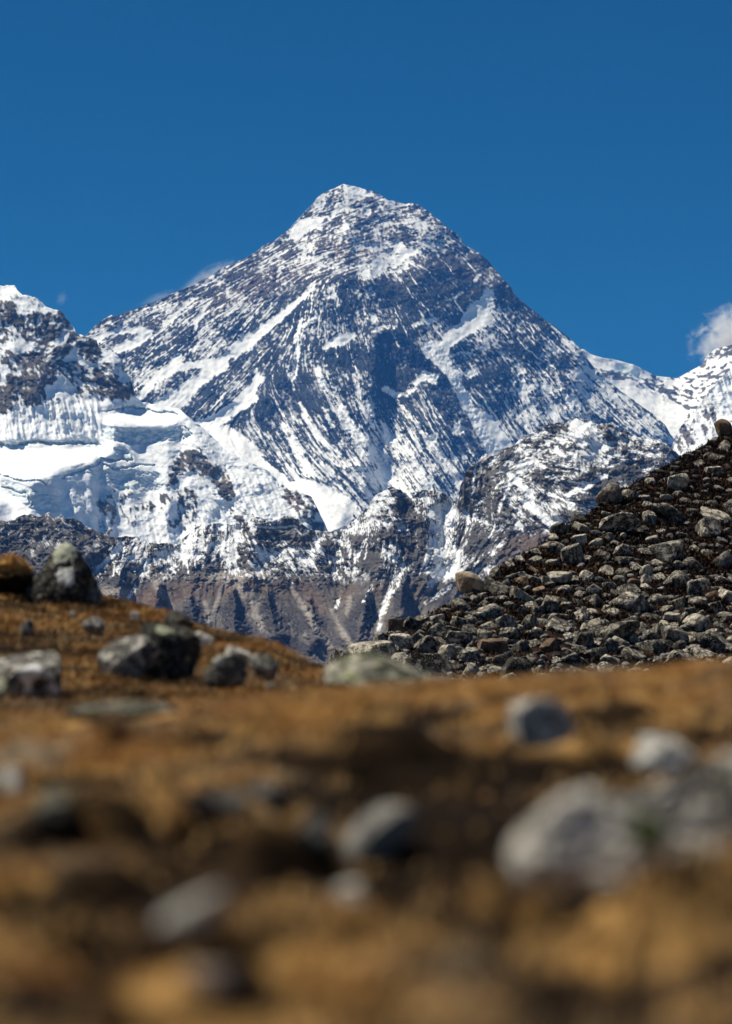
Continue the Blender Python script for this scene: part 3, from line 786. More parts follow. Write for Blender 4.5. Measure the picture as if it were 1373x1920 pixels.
    for r, a in [([(830, 950, 16), (835, 1020, 20), (830, 1090, 22), (780, 1150, 20)], 70), ([(640, 1010, 14), (630, 1080, 16), (640, 1150, 14)], 50), ([(690, 1010, 8), (665, 1050, 8)], 20)]:
        f.add(D, f.bump(r), 0.38 * a)
    rock = 1 - blur(snow, 1.0)
    low = sstep(1080, 1120, Y)
    D += 34 * (1 - 0.6 * low) * fbm(X / 70, Y / 60, 3, 551) + 1.2 * mid * (0.5 + 0.5 * rock) + 2.5 * big - 13 * craggy * (0.35 + 0.65 * rock) * (1 - 0.75 * low) - 8 * wide * rock * (1 - 0.6 * low)
    D += rock * (9 - 5.5 * low) * fbm(X / 13, Y / 10, 5, 557, 0.62, True) - 12 * blur(rock, 1.8) * (1 - 0.6 * low)
    D = D0 + 0.68 * (D - D0)
    c = np.empty(X.shape + (3,)); c[:] = (0.062, 0.059, 0.059)
    c = mixc(c, (0.125, 0.115, 0.11), sstep(-0.2, 0.6, fbm(X / 26, Y / 16, 4, 561)) * 0.7)
    f.paint(c, P([(478, 985), (543, 968), (592, 1014), (570, 1027), (545, 1018), (500, 1006)], 3), (0.14, 0.135, 0.13), 0.8)
    f.paint(c, P([(866, 885), (905, 858), (910, 900), (890, 950), (866, 990)], 6), (0.105, 0.095, 0.09), 0.7)
    # brown foot: strata, scree and dark outcrops
    str_ = fbm(X / 60, (Y - 8 * fbm(X / 80, Y / 300, 2, 571)) / 5.0, 4, 573, 0.6)
    foot = mixc(np.full(X.shape + (3,), 0.0) + np.array((0.098, 0.091, 0.088)), (0.130, 0.113, 0.097), sstep(-0.3, 0.5, str_))
    foot = mixc(foot, (0.075, 0.066, 0.064), sstep(0.0, 0.6, fbm(X / 20, Y / 13, 4, 575)) * 0.6)
    c = c * (1 - low[..., None]) + foot * low[..., None]
    for p in ([(300, 1100), (355, 1088), (440, 1082), (520, 1080), (560, 1108), (620, 1150), (610, 1158), (540, 1118), (500, 1108), (440, 1118), (380, 1126), (330, 1132), (255, 1136), (280, 1100)],
              [(540, 1083), (572, 1086), (612, 1120), (622, 1150), (560, 1112)], [(625, 1105), (660, 1095), (680, 1110), (640, 1130)], [(690, 1095), (730, 1090), (735, 1120), (700, 1115)],
              [(245, 1110), (300, 1096), (320, 1120), (300, 1145), (240, 1140)], [(940, 1010), (1000, 995), (1060, 1000), (1000, 1040), (930, 1055)], [(760, 1100), (790, 1090), (790, 1130), (770, 1140)]):
        f.paint(c, P(p, 4), (0.110, 0.070, 0.050), 0.55)
    tb = sstep(0.15, 0.45, str_) * low * sstep(1180, 1120, Y)
    c = mixc(c, (0.055, 0.047, 0.046), tb * 0.6)
    for p in ([(335, 1152), (352, 1120), (382, 1132), (376, 1162), (350, 1168)], [(408, 1142), (438, 1108), (460, 1130), (467, 1162), (420, 1182)], [(478, 1150), (500, 1112), (522, 1140), (542, 1177), (500, 1182)],
              [(645, 1162), (682, 1115), (702, 1132), (700, 1172), (655, 1205)], [(735, 1120), (756, 1094), (773, 1110), (768, 1142), (735, 1150)], [(540, 1130), (580, 1150), (600, 1180), (560, 1190), (535, 1160)],
              [(195, 1078), (245, 1080), (245, 1100), (200, 1105)], [(490, 1190), (560, 1195), (600, 1230), (520, 1220)], [(810, 1110), (850, 1095), (850, 1125), (800, 1140)]):
        f.paint(c, P(p, 3), (0.036, 0.035, 0.040), 0.88)
    for p in ([(570, 1165), (600, 1150), (640, 1185), (655, 1215), (590, 1215)], [(425, 1150), (470, 1158), (520, 1190), (500, 1205), (440, 1190)], [(690, 1130), (715, 1120), (700, 1175), (680, 1190)]):
        f.paint(c, P(p, 4), (0.060, 0.056, 0.060), 0.7)
    for apex, bl, br in [((438, 1106), (400, 1190), (478, 1195)), ((355, 1118), (330, 1170), (390, 1170)), ((500, 1110), (470, 1190), (560, 1195)), ((688, 1112), (635, 1210), (712, 1180)), ((755, 1092), (732, 1155), (775, 1150)),
                         ((580, 1125), (540, 1200), (640, 1200)), ((300, 1098), (250, 1150), (320, 1150)), ((225, 1070), (185, 1120), (255, 1115))]:
        # a triangular spur: highest along its middle line, falling to both sides
        mid_ = ((bl[0] + br[0]) / 2, (bl[1] + br[1]) / 2)
        f.add(D, f.bump([(apex[0], apex[1], 5), ((apex[0] + mid_[0]) / 2, (apex[1] + mid_[1]) / 2, 16), (mid_[0], mid_[1], 24)]), -58)
    for l in ([(275, 1072, 5), (293, 1098, 5), (310, 1120, 5), (324, 1142, 5)], [(424, 1090, 4), (411, 1120, 5), (401, 1146, 6)], [(438, 1086, 6), (450, 1100, 8), (458, 1118, 7)], [(545, 1100, 4), (560, 1122, 5), (587, 1168, 6), (617, 1210, 8)],
              [(622, 1142, 4), (636, 1175, 5), (656, 1208, 5)], [(728, 1110, 6), (720, 1135, 7), (708, 1185, 6)], [(275, 1070, 10), (300, 1082, 12)], [(390, 1085, 8), (440, 1080, 10), (500, 1075, 8)], [(470, 1110, 5), (480, 1150, 5), (490, 1180, 5)],
              [(385, 1130, 4), (392, 1160, 5)], [(845, 1050, 6), (862, 1072, 6)], [(655, 1120, 5), (650, 1150, 4)], [(200, 1112, 12), (240, 1118, 12)], [(820, 1085, 4), (800, 1110, 4)]):
        f.paint(c, L(l, 0.8, 0.7), (0.26, 0.235, 0.21), 0.85)
    c = mixc(c, (0.20, 0.17, 0.14), low * sstep(0.9, 2.2, mid + 0.4 * fine) * 0.3)
    c = mixc(c, (0.050, 0.043, 0.041), low * sstep(0.12, 0.40, str_) * 0.55 * (1 - sstep(1190, 1230, Y)))
    c = c * (1 - snow[..., None]) + (SNOW * 0.97) * snow[..., None]
    return build_mountain("rocky_ridge", f, OUT_F, 1385, D, c, (3.0, 5.0), back=0.4,
                          label="front ridge of dark crags dusted with snow above brown scree slopes")


foot_ridge()

#NEAR
# ================================================================== the near ground
# profile: picture height at which the ground is met, by distance
PD = np.array([0.3, 1.0, 2.0, 2.8, 3.5, 4.5, 6.0, 8.0, 9.5, 10.5, 12.0, 16.0, 25.0, 60.0, 200.0, 700.0, 3000.0])
PY = np.array([9e3, 3600, 2300, 1935, 1790, 1645, 1482, 1366, 1300, 1296, 1306, 1370, 1500, 1800, 2300, 3000, 3000])
PZ = PD * np.tan(np.arctan((960 - PY) / F) + PITCH)
PZ[0], PZ[1], PZ[2] = -0.42, -0.36, -0.30
PZ[-5:] = (-0.9, -8.0, -70.0, -330.0, -470.0)


def ground_base(x, y):
    z = np.interp(y, PD, PZ)
    k = sstep(1.5, 9.5, y) * sstep(60, 14, y)
    return z + k * (0.068 * np.maximum(x, 0) + 0.10 * np.minimum(x, 0)) * np.clip(1 - np.abs(x) / 40, 0, 1)


HUM = []     # hummocks: x, y, half width, half length, height


def hum(px, py, wpx, h, lf=0.7):
    d = float(np.interp(py, PY[3:10][::-1], PD[3:10][::-1]))
    p = at(px, py, d)
    HUM.append((p[0], p[1], wpx / 2 * d / F, wpx / 2 * d / F * lf, h))


for a in [(120, 1600, 420, .06), (520, 1640, 240, .06), (230, 1560, 300, .05), (760, 1830, 420, .06), (1320, 1800, 330, .08), (1240, 1735, 420, .05), (620, 1410, 420, .06), (300, 1400, 360, .05),
          (110, 1400, 260, .05), (980, 1700, 380, .05), (330, 1870, 320, .05), (60, 1770, 260, .05), (1080, 1390, 260, .04), (760, 1440, 300, .04), (500, 1790, 240, .035), (380, 1550, 260, .045), (180, 1690, 200, .03)]:
    hum(*a)


def ground_z(x, y, pits=True):
    z = ground_base(x, y)
    near = sstep(14, 11, y)
    for hx, hy, wx, wy, h in HUM:
        wob = 0.25 * perlin(x * 5 + hx * 7, y * 5 + hy * 3, 611)
        r = np.sqrt(((x - hx) / wx) ** 2 + ((y - hy) / wy) ** 2) + wob
        z = z + 1.5 * h * sstep(1.15, 0.55, r)
    if pits:
        px, py, _ = seen(np.stack([x, y, z], -1))
        z = z - 0.03 * shade_patch(px, py) * sstep(2.4, 2.6, y) * sstep(11, 9, y)
    t = fbm(x * 1.7, y * 2.3, 4, 613, 0.5)
    t2 = sstep(-0.22, 0.20, fbm(x * 2.4 + 4, y * 3.2, 3, 617, 0.45)) - 0.5
    z = z + near * (1 - 0.75 * sstep(7, 9.5, y)) * (0.05 * t + 0.06 * t2 + 0.02 * fbm(x * 9, y * 9, 4, 619, 0.6))
    far = sstep(11, 16, y)
    z = z + far * np.minimum(0.02 * y, 3) * fbm(x / 6 + 3, y / 6, 4, 621)
    return z


def turf(x, y):
    """how grassy (1) or bare and dark (0) the ground is"""
    return fbm(x * 1.3 + 9, y * 1.9 - 3, 4, 631, 0.55)


def shade_patch(px, py):  # painted shade: where turf hollows and ground under stones are coloured near-black
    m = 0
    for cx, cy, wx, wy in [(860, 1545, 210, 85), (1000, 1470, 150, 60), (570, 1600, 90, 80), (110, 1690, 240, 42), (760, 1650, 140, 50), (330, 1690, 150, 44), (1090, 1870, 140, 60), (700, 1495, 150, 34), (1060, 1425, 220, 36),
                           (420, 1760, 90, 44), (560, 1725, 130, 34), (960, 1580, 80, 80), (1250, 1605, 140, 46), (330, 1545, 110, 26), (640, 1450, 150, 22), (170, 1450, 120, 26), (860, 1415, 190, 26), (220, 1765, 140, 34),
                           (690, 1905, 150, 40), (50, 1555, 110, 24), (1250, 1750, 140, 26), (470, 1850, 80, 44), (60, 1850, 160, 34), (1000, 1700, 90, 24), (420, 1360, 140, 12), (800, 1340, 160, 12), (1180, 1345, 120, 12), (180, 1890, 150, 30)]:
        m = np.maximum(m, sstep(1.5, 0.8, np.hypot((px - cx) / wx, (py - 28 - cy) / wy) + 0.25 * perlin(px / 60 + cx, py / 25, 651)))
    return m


# x, y, width, height, distance (near ground: first guess), material, depth share, tilt, name, category, label
NEAR_STONES = [
    (124, 1082, 142, 122, 28.0, "M_DARK", 0.8, 8, "boulder", "boulder", "tall pointed dark boulder with a pale lichen cap standing on the grassy skyline"),
    (310, 1218, 122, 104, 20.0, "M_DARK", 0.8, 10, "boulder", "boulder", "big black boulder with a lichened top sitting in the left hill's grass"),
    (240, 1228, 112, 72, 19.6, "M_GREY", 0.8, 0, "boulder", "boulder", "grey speckled boulder leaning against the left side of the big black boulder"),
    (42, 1278, 160, 116, 16.5, "M_GREY", 0.8, 0, "boulder", "boulder", "speckled grey and white boulder cut by the left picture edge, below the hill"),
    (424, 1256, 74, 66, 18.5, "M_DARK", 0.8, 20, "boulder", "boulder", "dark boulder with a pale left shoulder, right of the big black boulder"),
    (446, 1226, 52, 24, 20.5, "M_PALE", 0.8, 10, "stone", "stone", "narrow whitish stone lying above the pale-shouldered dark boulder"),
    (494, 1246, 58, 34, 19.5, "M_GREY", 0.8, 15, "stone", "stone", "mottled grey stone low on the right end of the left hill"),
    (382, 1200, 38, 28, 22.0, "M_PALE", 0.8, 10, "stone", "stone", "pale stone in the grass, up and right of the big black boulder"),
    (178, 1168, 48, 28, 23.5, "M_GREY", 0.8, 10, "stone", "stone", "flat grey stone in the grass below the pointed boulder"),
    (50, 1174, 28, 22, 23.0, "M_GREY", 0.8, 0, "stone", "stone", "small dark grey stone alone in the grass above the speckled edge boulder"),
    (336, 1160, 56, 32, 25.0, "M_DARK", 0.8, 10, "boulder", "boulder", "low dark boulder on the hill's skyline above the big black boulder"),
    (180, 1112, 36, 26, 28.0, "M_GREY", 0.8, 0, "stone", "stone", "grey stone touching the right foot of the tall pointed boulder"),
    (76, 1098, 24, 16, 28.5, "M_PALE", 0.8, 0, "stone", "stone", "small pale stone at the left foot of the tall pointed boulder"),
    (254, 1153, 18, 12, 25.0, "M_PALE", 0.8, 0, "stone", "stone", "tiny whitish stone on the hill's upper grass, right of the dark hummock"),
    (137, 1149, 15, 11, 25.0, "M_PALE", 0.8, 0, "stone", "stone", "tiny pale stone in the grass under the pointed boulder"),
    (510, 1286, 18, 12, 16.0, "M_PALE", 0.8, 0, "stone", "stone", "tiny white stone at the very foot of the left hill"),
    (724, 1266, 236, 74, 13.2, "M_GREEN", 0.7, 6, "boulder", "boulder", "broad blurred grey-green boulder on the crest between the two hills"),
    (826, 1288, 90, 40, 12.6, "M_GREY", 0.7, 6, "boulder", "boulder", "low grey boulder at the right foot of the grey-green crest boulder"),
    (236, 1334, 230, 36, 9.6, "M_GREEN", 0.6, 0, "stone", "stone", "flat pale green lichened slab on the near crest below the left hill"),
    (1016, 1352, 122, 84, 7.9, "M_SPECK", 0.8, 0, "stone", "stone", "rounded grey stone alone in the blurred grass, above the biggest near boulder"),
    (1100, 1568, 290, 178, 4.75, "M_SPECK", 0.8, 6, "boulder", "boulder", "biggest near boulder, pale speckled grey with a green moss patch"),
    (1302, 1524, 410, 200, 4.7, "M_SPECKD", 0.8, -4, "boulder", "boulder", "dark grey blurred boulder cut by the right picture edge, beside the mossy boulder"),
    (1252, 1418, 142, 80, 4.95, "M_PALE", 0.8, 0, "stone", "stone", "bright whitish stone lying on top of the near grey boulders"),
    (1338, 1462, 84, 76, 4.9, "M_PINK", 0.8, 0, "stone", "stone", "small pinkish stone lying right of the bright whitish stone on the near boulders"),
    (706, 1566, 172, 84, 5.1, "M_PALE", 0.7, -38, "stone", "stone", "pale blurred stone tilted up to the right in the middle of the near ground"),
    (656, 1672, 66, 34, 4.35, "M_PALE", 0.8, 0, "stone", "stone", "small pale flat stone just below the tilted middle stone"),
    (346, 1722, 184, 66, 4.0, "M_PALE", 0.6, -48, "stone", "stone", "pale elongated stone leaning steeply out of the lower left turf"),
    (394, 1836, 104, 50, 3.35, "M_PINK", 0.8, 0, "stone", "stone", "pinkish grey flat stone nearest the bottom edge of the ground"),
    (12, 1466, 70, 56, 6.2, "M_PALE", 0.8, 0, "stone", "stone", "white blurred stone cut by the left picture edge in the near grass"),
    (404, 1508, 124, 48, 5.75, "M_GREY", 0.7, -6, "stone", "stone", "low blue-grey stone in the turf left of the tilted middle stone"),
    (500, 1480, 80, 40, 6.0, "M_GREY", 0.7, -10, "stone", "stone", "small grey stone touching the right end of the low blue-grey stone"),
    (100, 1506, 72, 56, 5.8, "M_GREEN", 0.8, 0, "stone", "stone", "greenish grey stone right below the white edge stone"),
    (592, 1560, 70, 60, 5.2, "M_GREY", 0.8, -20, "stone", "stone", "dim dark grey stone in shadow left of the tilted middle stone"),
]




def ground_hit(px, py):
    d = np.arange(2.4, 12.5, 0.01)
    p = at(np.full(d.shape, float(px)), np.full(d.shape, float(py)), d)
    k = np.where(p[:, 2] < ground_z(p[:, 0], p[:, 1]))[0]
    return float(d[k[0]]) if len(k) else None


NEAR_D = []
for a in NEAR_STONES:
    d = a[4]
    if d < 12:
        d = ground_hit(a[0], a[1] + 0.34 * a[3]) or d
    NEAR_D.append(d)


def clear(x, y):
    """where stones keep the grass away, and a little in front of them"""
    m = np.zeros(x.shape)
    for a, d in zip(NEAR_STONES, NEAR_D):
        if d < 12:
            p = at(a[0], a[1], d); r = a[2] * d / F / 2
            dx = np.abs(x - p[0]) / (r * 1.05); dy = (y - p[1])
            m = np.maximum(m, (dx < 1) * (dy > -r - 0.22) * (dy < r * 0.9))
    return m


GOLD = np.array([0.55, 0.315, 0.108]); RUST = np.array([0.17, 0.070, 0.020]); STRAW = np.array([0.46, 0.30, 0.13]); SOIL_SHADE = np.array([0.0075, 0.0042, 0.0020]); GREYT = np.array([0.24, 0.18, 0.115])  # the near-black tone serves bare soil and the painted shade of hollows
M_GRND = attr_mat("dry_turf", 0.95, 0.05, 30.0, 0.35, 60.0, 0.5)
M_GRASS = attr_mat("dry_grass", 0.7, 0.15)


def near_ground():
    ys = np.concatenate([np.arange(0.3, 2.2, 0.1), np.arange(2.2, 13.5, 0.022), np.geomspace(13.5, 2900, 120)])
    xd = np.arange(-2.6, 2.6, 0.024)
    xo = np.geomspace(2.6, 900, 60)
    xs = np.concatenate([-xo[::-1], xd[1:], xo])
    xx, yy = np.meshgrid(xs, ys)
    z = ground_z(xx, yy)
    V = np.stack([xx, yy, z], -1)
    px, py, _ = seen(V)
    dk = np.where(yy < 13, shade_patch(px, py), 0)
    t = turf(xx, yy)
    c = mixc(np.zeros(xx.shape + (3,)) + SOIL_SHADE * 2.5, GOLD * 0.62, sstep(-0.15, 0.12, t))
    c = mixc(c, RUST * 0.8, 0.7 * sstep(0.2, 0.6, fbm(xx * 1.1, yy * 1.7, 3, 641)))
    c = mixc(c, GREYT * 0.8, sstep(0.1, 0.5, fbm(xx * 1.9, yy * 2.5, 3, 643)) * 0.7)
    c = mixc(c, SOIL_SHADE, dk)  # shade of the hollows painted into the ground colour
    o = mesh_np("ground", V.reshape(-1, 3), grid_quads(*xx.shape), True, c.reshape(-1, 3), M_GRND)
    tag(o, "brown turf and soil of the near slope, blurred close to the viewer", None, None, 'structure')


near_ground()


def blades(name, pts, nper, spread, length, cols, wid, lean, mat, rng, zfun=None, label=None, cat=None):
    """dry grass: every tuft a bundle of thin curved blades"""
    n = len(pts) * nper
    base = np.repeat(pts, nper, 0); c = np.repeat(cols, nper, 0)
    base = base + np.concatenate([rng.normal(size=(n, 2)) * spread, np.zeros((n, 1))], 1)
    if zfun is not None:
        base[:, 2] = zfun(base[:, 0], base[:, 1]) - 0.005
    L = length[0] + (length[1] - length[0]) * rng.rand(n) if not isinstance(length, np.ndarray) else np.repeat(length, nper) * (0.6 + 0.7 * rng.rand(n))
    a = rng.rand(n) * 2 * np.pi; ln = lean * (0.3 + rng.rand(n))
    dr = np.stack([np.cos(a), np.sin(a), np.zeros(n)], 1)
    sd = np.stack([-np.sin(a), np.cos(a), np.zeros(n)], 1) * (wid * (0.6 + 0.8 * rng.rand(n)))[:, None]
    up = np.array([0, 0, 1.0])
    m = base + dr * (L * ln * 0.35)[:, None] + up * (L * 0.6)[:, None]
    t = base + dr * (L * ln)[:, None] + up * (L * np.clip(1 - 0.35 * ln, 0.2, 1))[:, None]
    V = np.stack([base - sd, base + sd, m + sd * 0.8, m - sd * 0.8, t], 1).reshape(-1, 3)
    i = np.arange(n)[:, None] * 5
    T = np.concatenate([i + np.array([[0, 1, 2]]), i + np.array([[0, 2, 3]]), i + np.array([[3, 2, 4]])], 0)
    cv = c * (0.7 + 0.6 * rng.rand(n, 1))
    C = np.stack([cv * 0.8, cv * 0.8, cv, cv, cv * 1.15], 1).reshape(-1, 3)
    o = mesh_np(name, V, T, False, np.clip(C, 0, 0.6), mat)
    return tag(o, label, cat, None, 'stuff')


def near_grass():
    rng = np.random.RandomState(21)
    n = 56000
    d = 2.3 + 9.0 * rng.rand(n) ** 0.8
    x = (rng.rand(n) * 2 - 1) * (0.35 + 0.21 * d)
    y = d
    z = ground_z(x, y)
    p = np.stack([x, y, z], 1)
    px, py, _ = seen(p)
    t = turf(x, y)
    keep = (rng.rand(n) < 0.06 + 0.94 * sstep(-0.12, 0.14, t)) & (rng.rand(n) > 0.97 * shade_patch(px, py)) & (rng.rand(n) > 0.92 * clear(x, y))
    p = p[keep]; x = x[keep]; y = y[keep]
    k = len(p)
    c = mixc(np.zeros((k, 3)) + GOLD, RUST, 0.7 * sstep(0.2, 0.55, fbm(x * 1.1, y * 1.7, 3, 641)))
    c = mixc(c, GREYT, sstep(-0.1, 0.35, fbm(x * 1.9, y * 2.5, 3, 643)) * 0.85)
    c = mixc(c, SOIL_SHADE * 5, 0.6 * sstep(0.12, 0.36, fbm(x * 3.1 + 5, y * 3.9, 4, 647)))
    c = mixc(c, STRAW, sstep(0.1, 0.5, fbm(x * 2.3, y * 2.9, 3, 645)) * 0.6)
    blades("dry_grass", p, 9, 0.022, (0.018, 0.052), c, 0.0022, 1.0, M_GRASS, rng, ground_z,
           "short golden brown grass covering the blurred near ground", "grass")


near_grass()

# ------------------------------------------------------------------ grassy hill at mid distance on the left
OUT_H = [(-420, 960), (-150, 1015), (-40, 1046), (0, 1060), (40, 1078), (100, 1092), (200, 1118), (260, 1133), (320, 1150), (360, 1167), (400, 1178), (460, 1190), (520, 1212), (560, 1238), (600, 1250), (650, 1272), (720, 1310), (800, 1360)]


def hill_left_depth(px, py):
    top = np.interp(px, [p[0] for p in OUT_H], [p[1] for p in OUT_H])
    dt = np.interp(px, [-420, 0, 560, 800], [34, 31, 26, 22])
    v = np.clip((py - top) / np.maximum(1380 - top, 30), 0, 1)
    return dt * (1 - v) + 12.5 * v + 0.6 * fbm(px / 70, py / 28, 4, 701) + 0.28 * fbm(px / 24, py / 10, 3, 703)


def hill_left():
    xs = np.arange(-420, 800, 2.5)
    top = np.interp(xs, [p[0] for p in OUT_H], [p[1] for p in OUT_H]) + 3 * fbm(xs / 40, xs * 0, 4, 705)
    nr = 150
    v = np.linspace(0, 1, nr)[:, None]
    yy = top[None] + v * (1400 - top[None]); xx = np.broadcast_to(xs[None], yy.shape)
    P = at(xx, yy, hill_left_depth(xx, yy))
    rows = []
    for dy, dz in ((60, 30), (20, 7), (8, 1.6), (3, 0.3), (1, 0.05)):
        r = P[0].copy(); r[:, 1] += dy; r[:, 2] -= dz; rows.append(r)
    V = np.concatenate([np.stack(rows), P], 0)
    X, Y = V[..., 0], V[..., 1]
    t = fbm(X * 0.9, Y * 0.5 + V[..., 2] * 1.5, 4, 711)
    c = mixc(np.zeros(X.shape + (3,)) + GOLD * 0.55, RUST * 0.8, sstep(-0.1, 0.4, t))
    c = mixc(c, SOIL_SHADE * 1.3, sstep(-0.08, 0.25, fbm(X * 1.4 + 7, Y * 0.7, 4, 713)) * 0.95)
    o = mesh_np("grassy_hill", V.reshape(-1, 3), grid_quads(*X.shape), True, c.reshape(-1, 3), M_GRND)
    tag(o, "low hill of orange brown grass with scattered dark boulders, on the left", None, None, 'structure')
    rng = np.random.RandomState(31)
    n = 26000
    px = -80 + 800 * rng.rand(n); tp = np.interp(px, [p[0] for p in OUT_H], [p[1] for p in OUT_H])
    py = tp + (1360 - tp) * rng.rand(n)
    ok = py > tp
    px, py = px[ok], py[ok]
    p = at(px, py, hill_left_depth(px, py))
    t = fbm(p[:, 0] * 0.9, p[:, 1] * 0.5 + p[:, 2] * 1.5, 4, 711)
    bare = fbm(p[:, 0] * 1.4 + 7, p[:, 1] * 0.7, 4, 713)
    keep = rng.rand(len(p)) > 0.92 * sstep(-0.08, 0.22, bare)
    p = p[keep]; t = t[keep]
    c = mixc(np.zeros((len(p), 3)) + GOLD * 0.60, RUST * 1.1, 0.5 * sstep(0.0, 0.45, t))
    c = mixc(c, SOIL_SHADE * 4, 0.85 * sstep(-0.06, 0.2, fbm(p[:, 0] * 0.55 + 3, p[:, 1] * 0.4 + 1.8 * p[:, 2], 5, 717)))
    c = mixc(c, GREYT * 0.8, 0.6 * sstep(0.05, 0.35, fbm(p[:, 0] * 0.5 + 13, p[:, 1] * 0.4 + 1.8 * p[:, 2], 5, 719)))
    p[:, 2] -= 0.02
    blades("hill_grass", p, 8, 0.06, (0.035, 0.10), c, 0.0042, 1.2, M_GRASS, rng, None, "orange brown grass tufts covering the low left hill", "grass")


hill_left()

# ------------------------------------------------------------------ stony hillside on the right
OUT_R = [(520, 1330), (600, 1262), (637, 1232), (646, 1224), (663, 1215), (692, 1212), (710, 1200), (733, 1178), (777, 1162), (817, 1150), (850, 1132), (911, 1092), (935, 1070), (953, 1056), (995, 1035), (1037, 1007), (1065, 986),
         (1100, 965), (1162, 920), (1208, 898), (1246, 874), (1300, 846), (1340, 824), (1373, 806), (1500, 740), (1700, 690)]
RX = [p[0] for p in OUT_R]; RY = [p[1] for p in OUT_R]


def hill_right_depth(px, py):
    return 92 + (1300 - py) * 0.105 + (px - 1000) * 0.012 + 1.1 * fbm(px / 60, py / 36, 4, 721) + 0.35 * fbm(px / 15, py / 9, 3, 723)


M_SCREE = attr_mat("dark_heath_soil", 0.95, 0.05, 3.0, 0.4)
M_HEATH = attr_mat("heath", 0.8, 0.1)


def hill_right():
    xs = np.arange(520, 1700, 2.0)
    top = np.interp(xs, RX, RY) + 7 * fbm(xs / 45, xs * 0, 4, 725, 0.55)
    nr = 260
    v = np.linspace(0, 1, nr)[:, None]
    yy = top[None] + v * (1420 - top[None]); xx = np.broadcast_to(xs[None], yy.shape)
    P = at(xx, yy, hill_right_depth(xx, yy))
    rows = []
    for dy, dz in ((220, 140), (90, 40), (30, 8), (10, 1.5), (3, 0.2)):
        r = P[0].copy(); r[:, 1] += dy; r[:, 2] -= dz; rows.append(r)
    V = np.concatenate([np.stack(rows), P], 0)
    X, Y, Z = V[..., 0], V[..., 1], V[..., 2]
    t = fbm(X / 3, (Y + 2 * Z) / 3, 4, 731)
    c = mixc(np.zeros(X.shape + (3,)) + np.array((0.007, 0.005, 0.004)), (0.024, 0.013, 0.008), sstep(-0.2, 0.4, t))
    c = mixc(c, (0.035, 0.034, 0.032), sstep(0.15, 0.5, fbm(X / 2, (Y + 2 * Z) / 2, 4, 733)) * 0.5)
    o = mesh_np("stony_hillside", V.reshape(-1, 3), grid_quads(*X.shape), True, c.reshape(-1, 3), M_SCREE)
    tag(o, "steep dark hillside of heath and boulders rising on the right", None, None, 'structure')
    # heath: tiny leafy sprigs in cushions
    rng = np.random.RandomState(41)
    n = 92000
    px = 600 + 880 * rng.rand(n); py = 780 + 640 * rng.rand(n)
    tp = np.interp(px, RX, RY)
    ok = py > tp + 1
    px, py = px[ok], py[ok]
    p = at(px, py, hill_right_depth(px, py))
    cush = fbm(p[:, 0] / 2.0, (p[:, 1] + 2 * p[:, 2]) / 2.0, 4, 741)
    dens = 0.08 + 0.92 * sstep(-0.30, 0.10, cush + 0.35 * sstep(1200, 1000, py) - 0.55 * sstep(1080, 1230, py))
    keep = rng.rand(len(p)) < dens
    p = p[keep]; cush = cush[keep]
    k = len(p)
    c = mixc(np.zeros((k, 3)) + np.array((0.024, 0.012, 0.008)), (0.060, 0.028, 0.013), sstep(-0.1, 0.5, fbm(p[:, 0] / 4 + 3, (p[:, 1] + 2 * p[:, 2]) / 4, 3, 743)))
    c = mixc(c, (0.15, 0.085, 0.03), (rng.rand(k) < 0.05).astype(float))
    p[:, 2] += 0.28 * np.clip(cush, 0, 1) - 0.04
    blades("heath", p, 6, 0.13, (0.07, 0.24), c, 0.03, 1.0, M_HEATH, rng, None, "dark reddish brown heath growing between the stones of the right hillside", "heath")


hill_right()

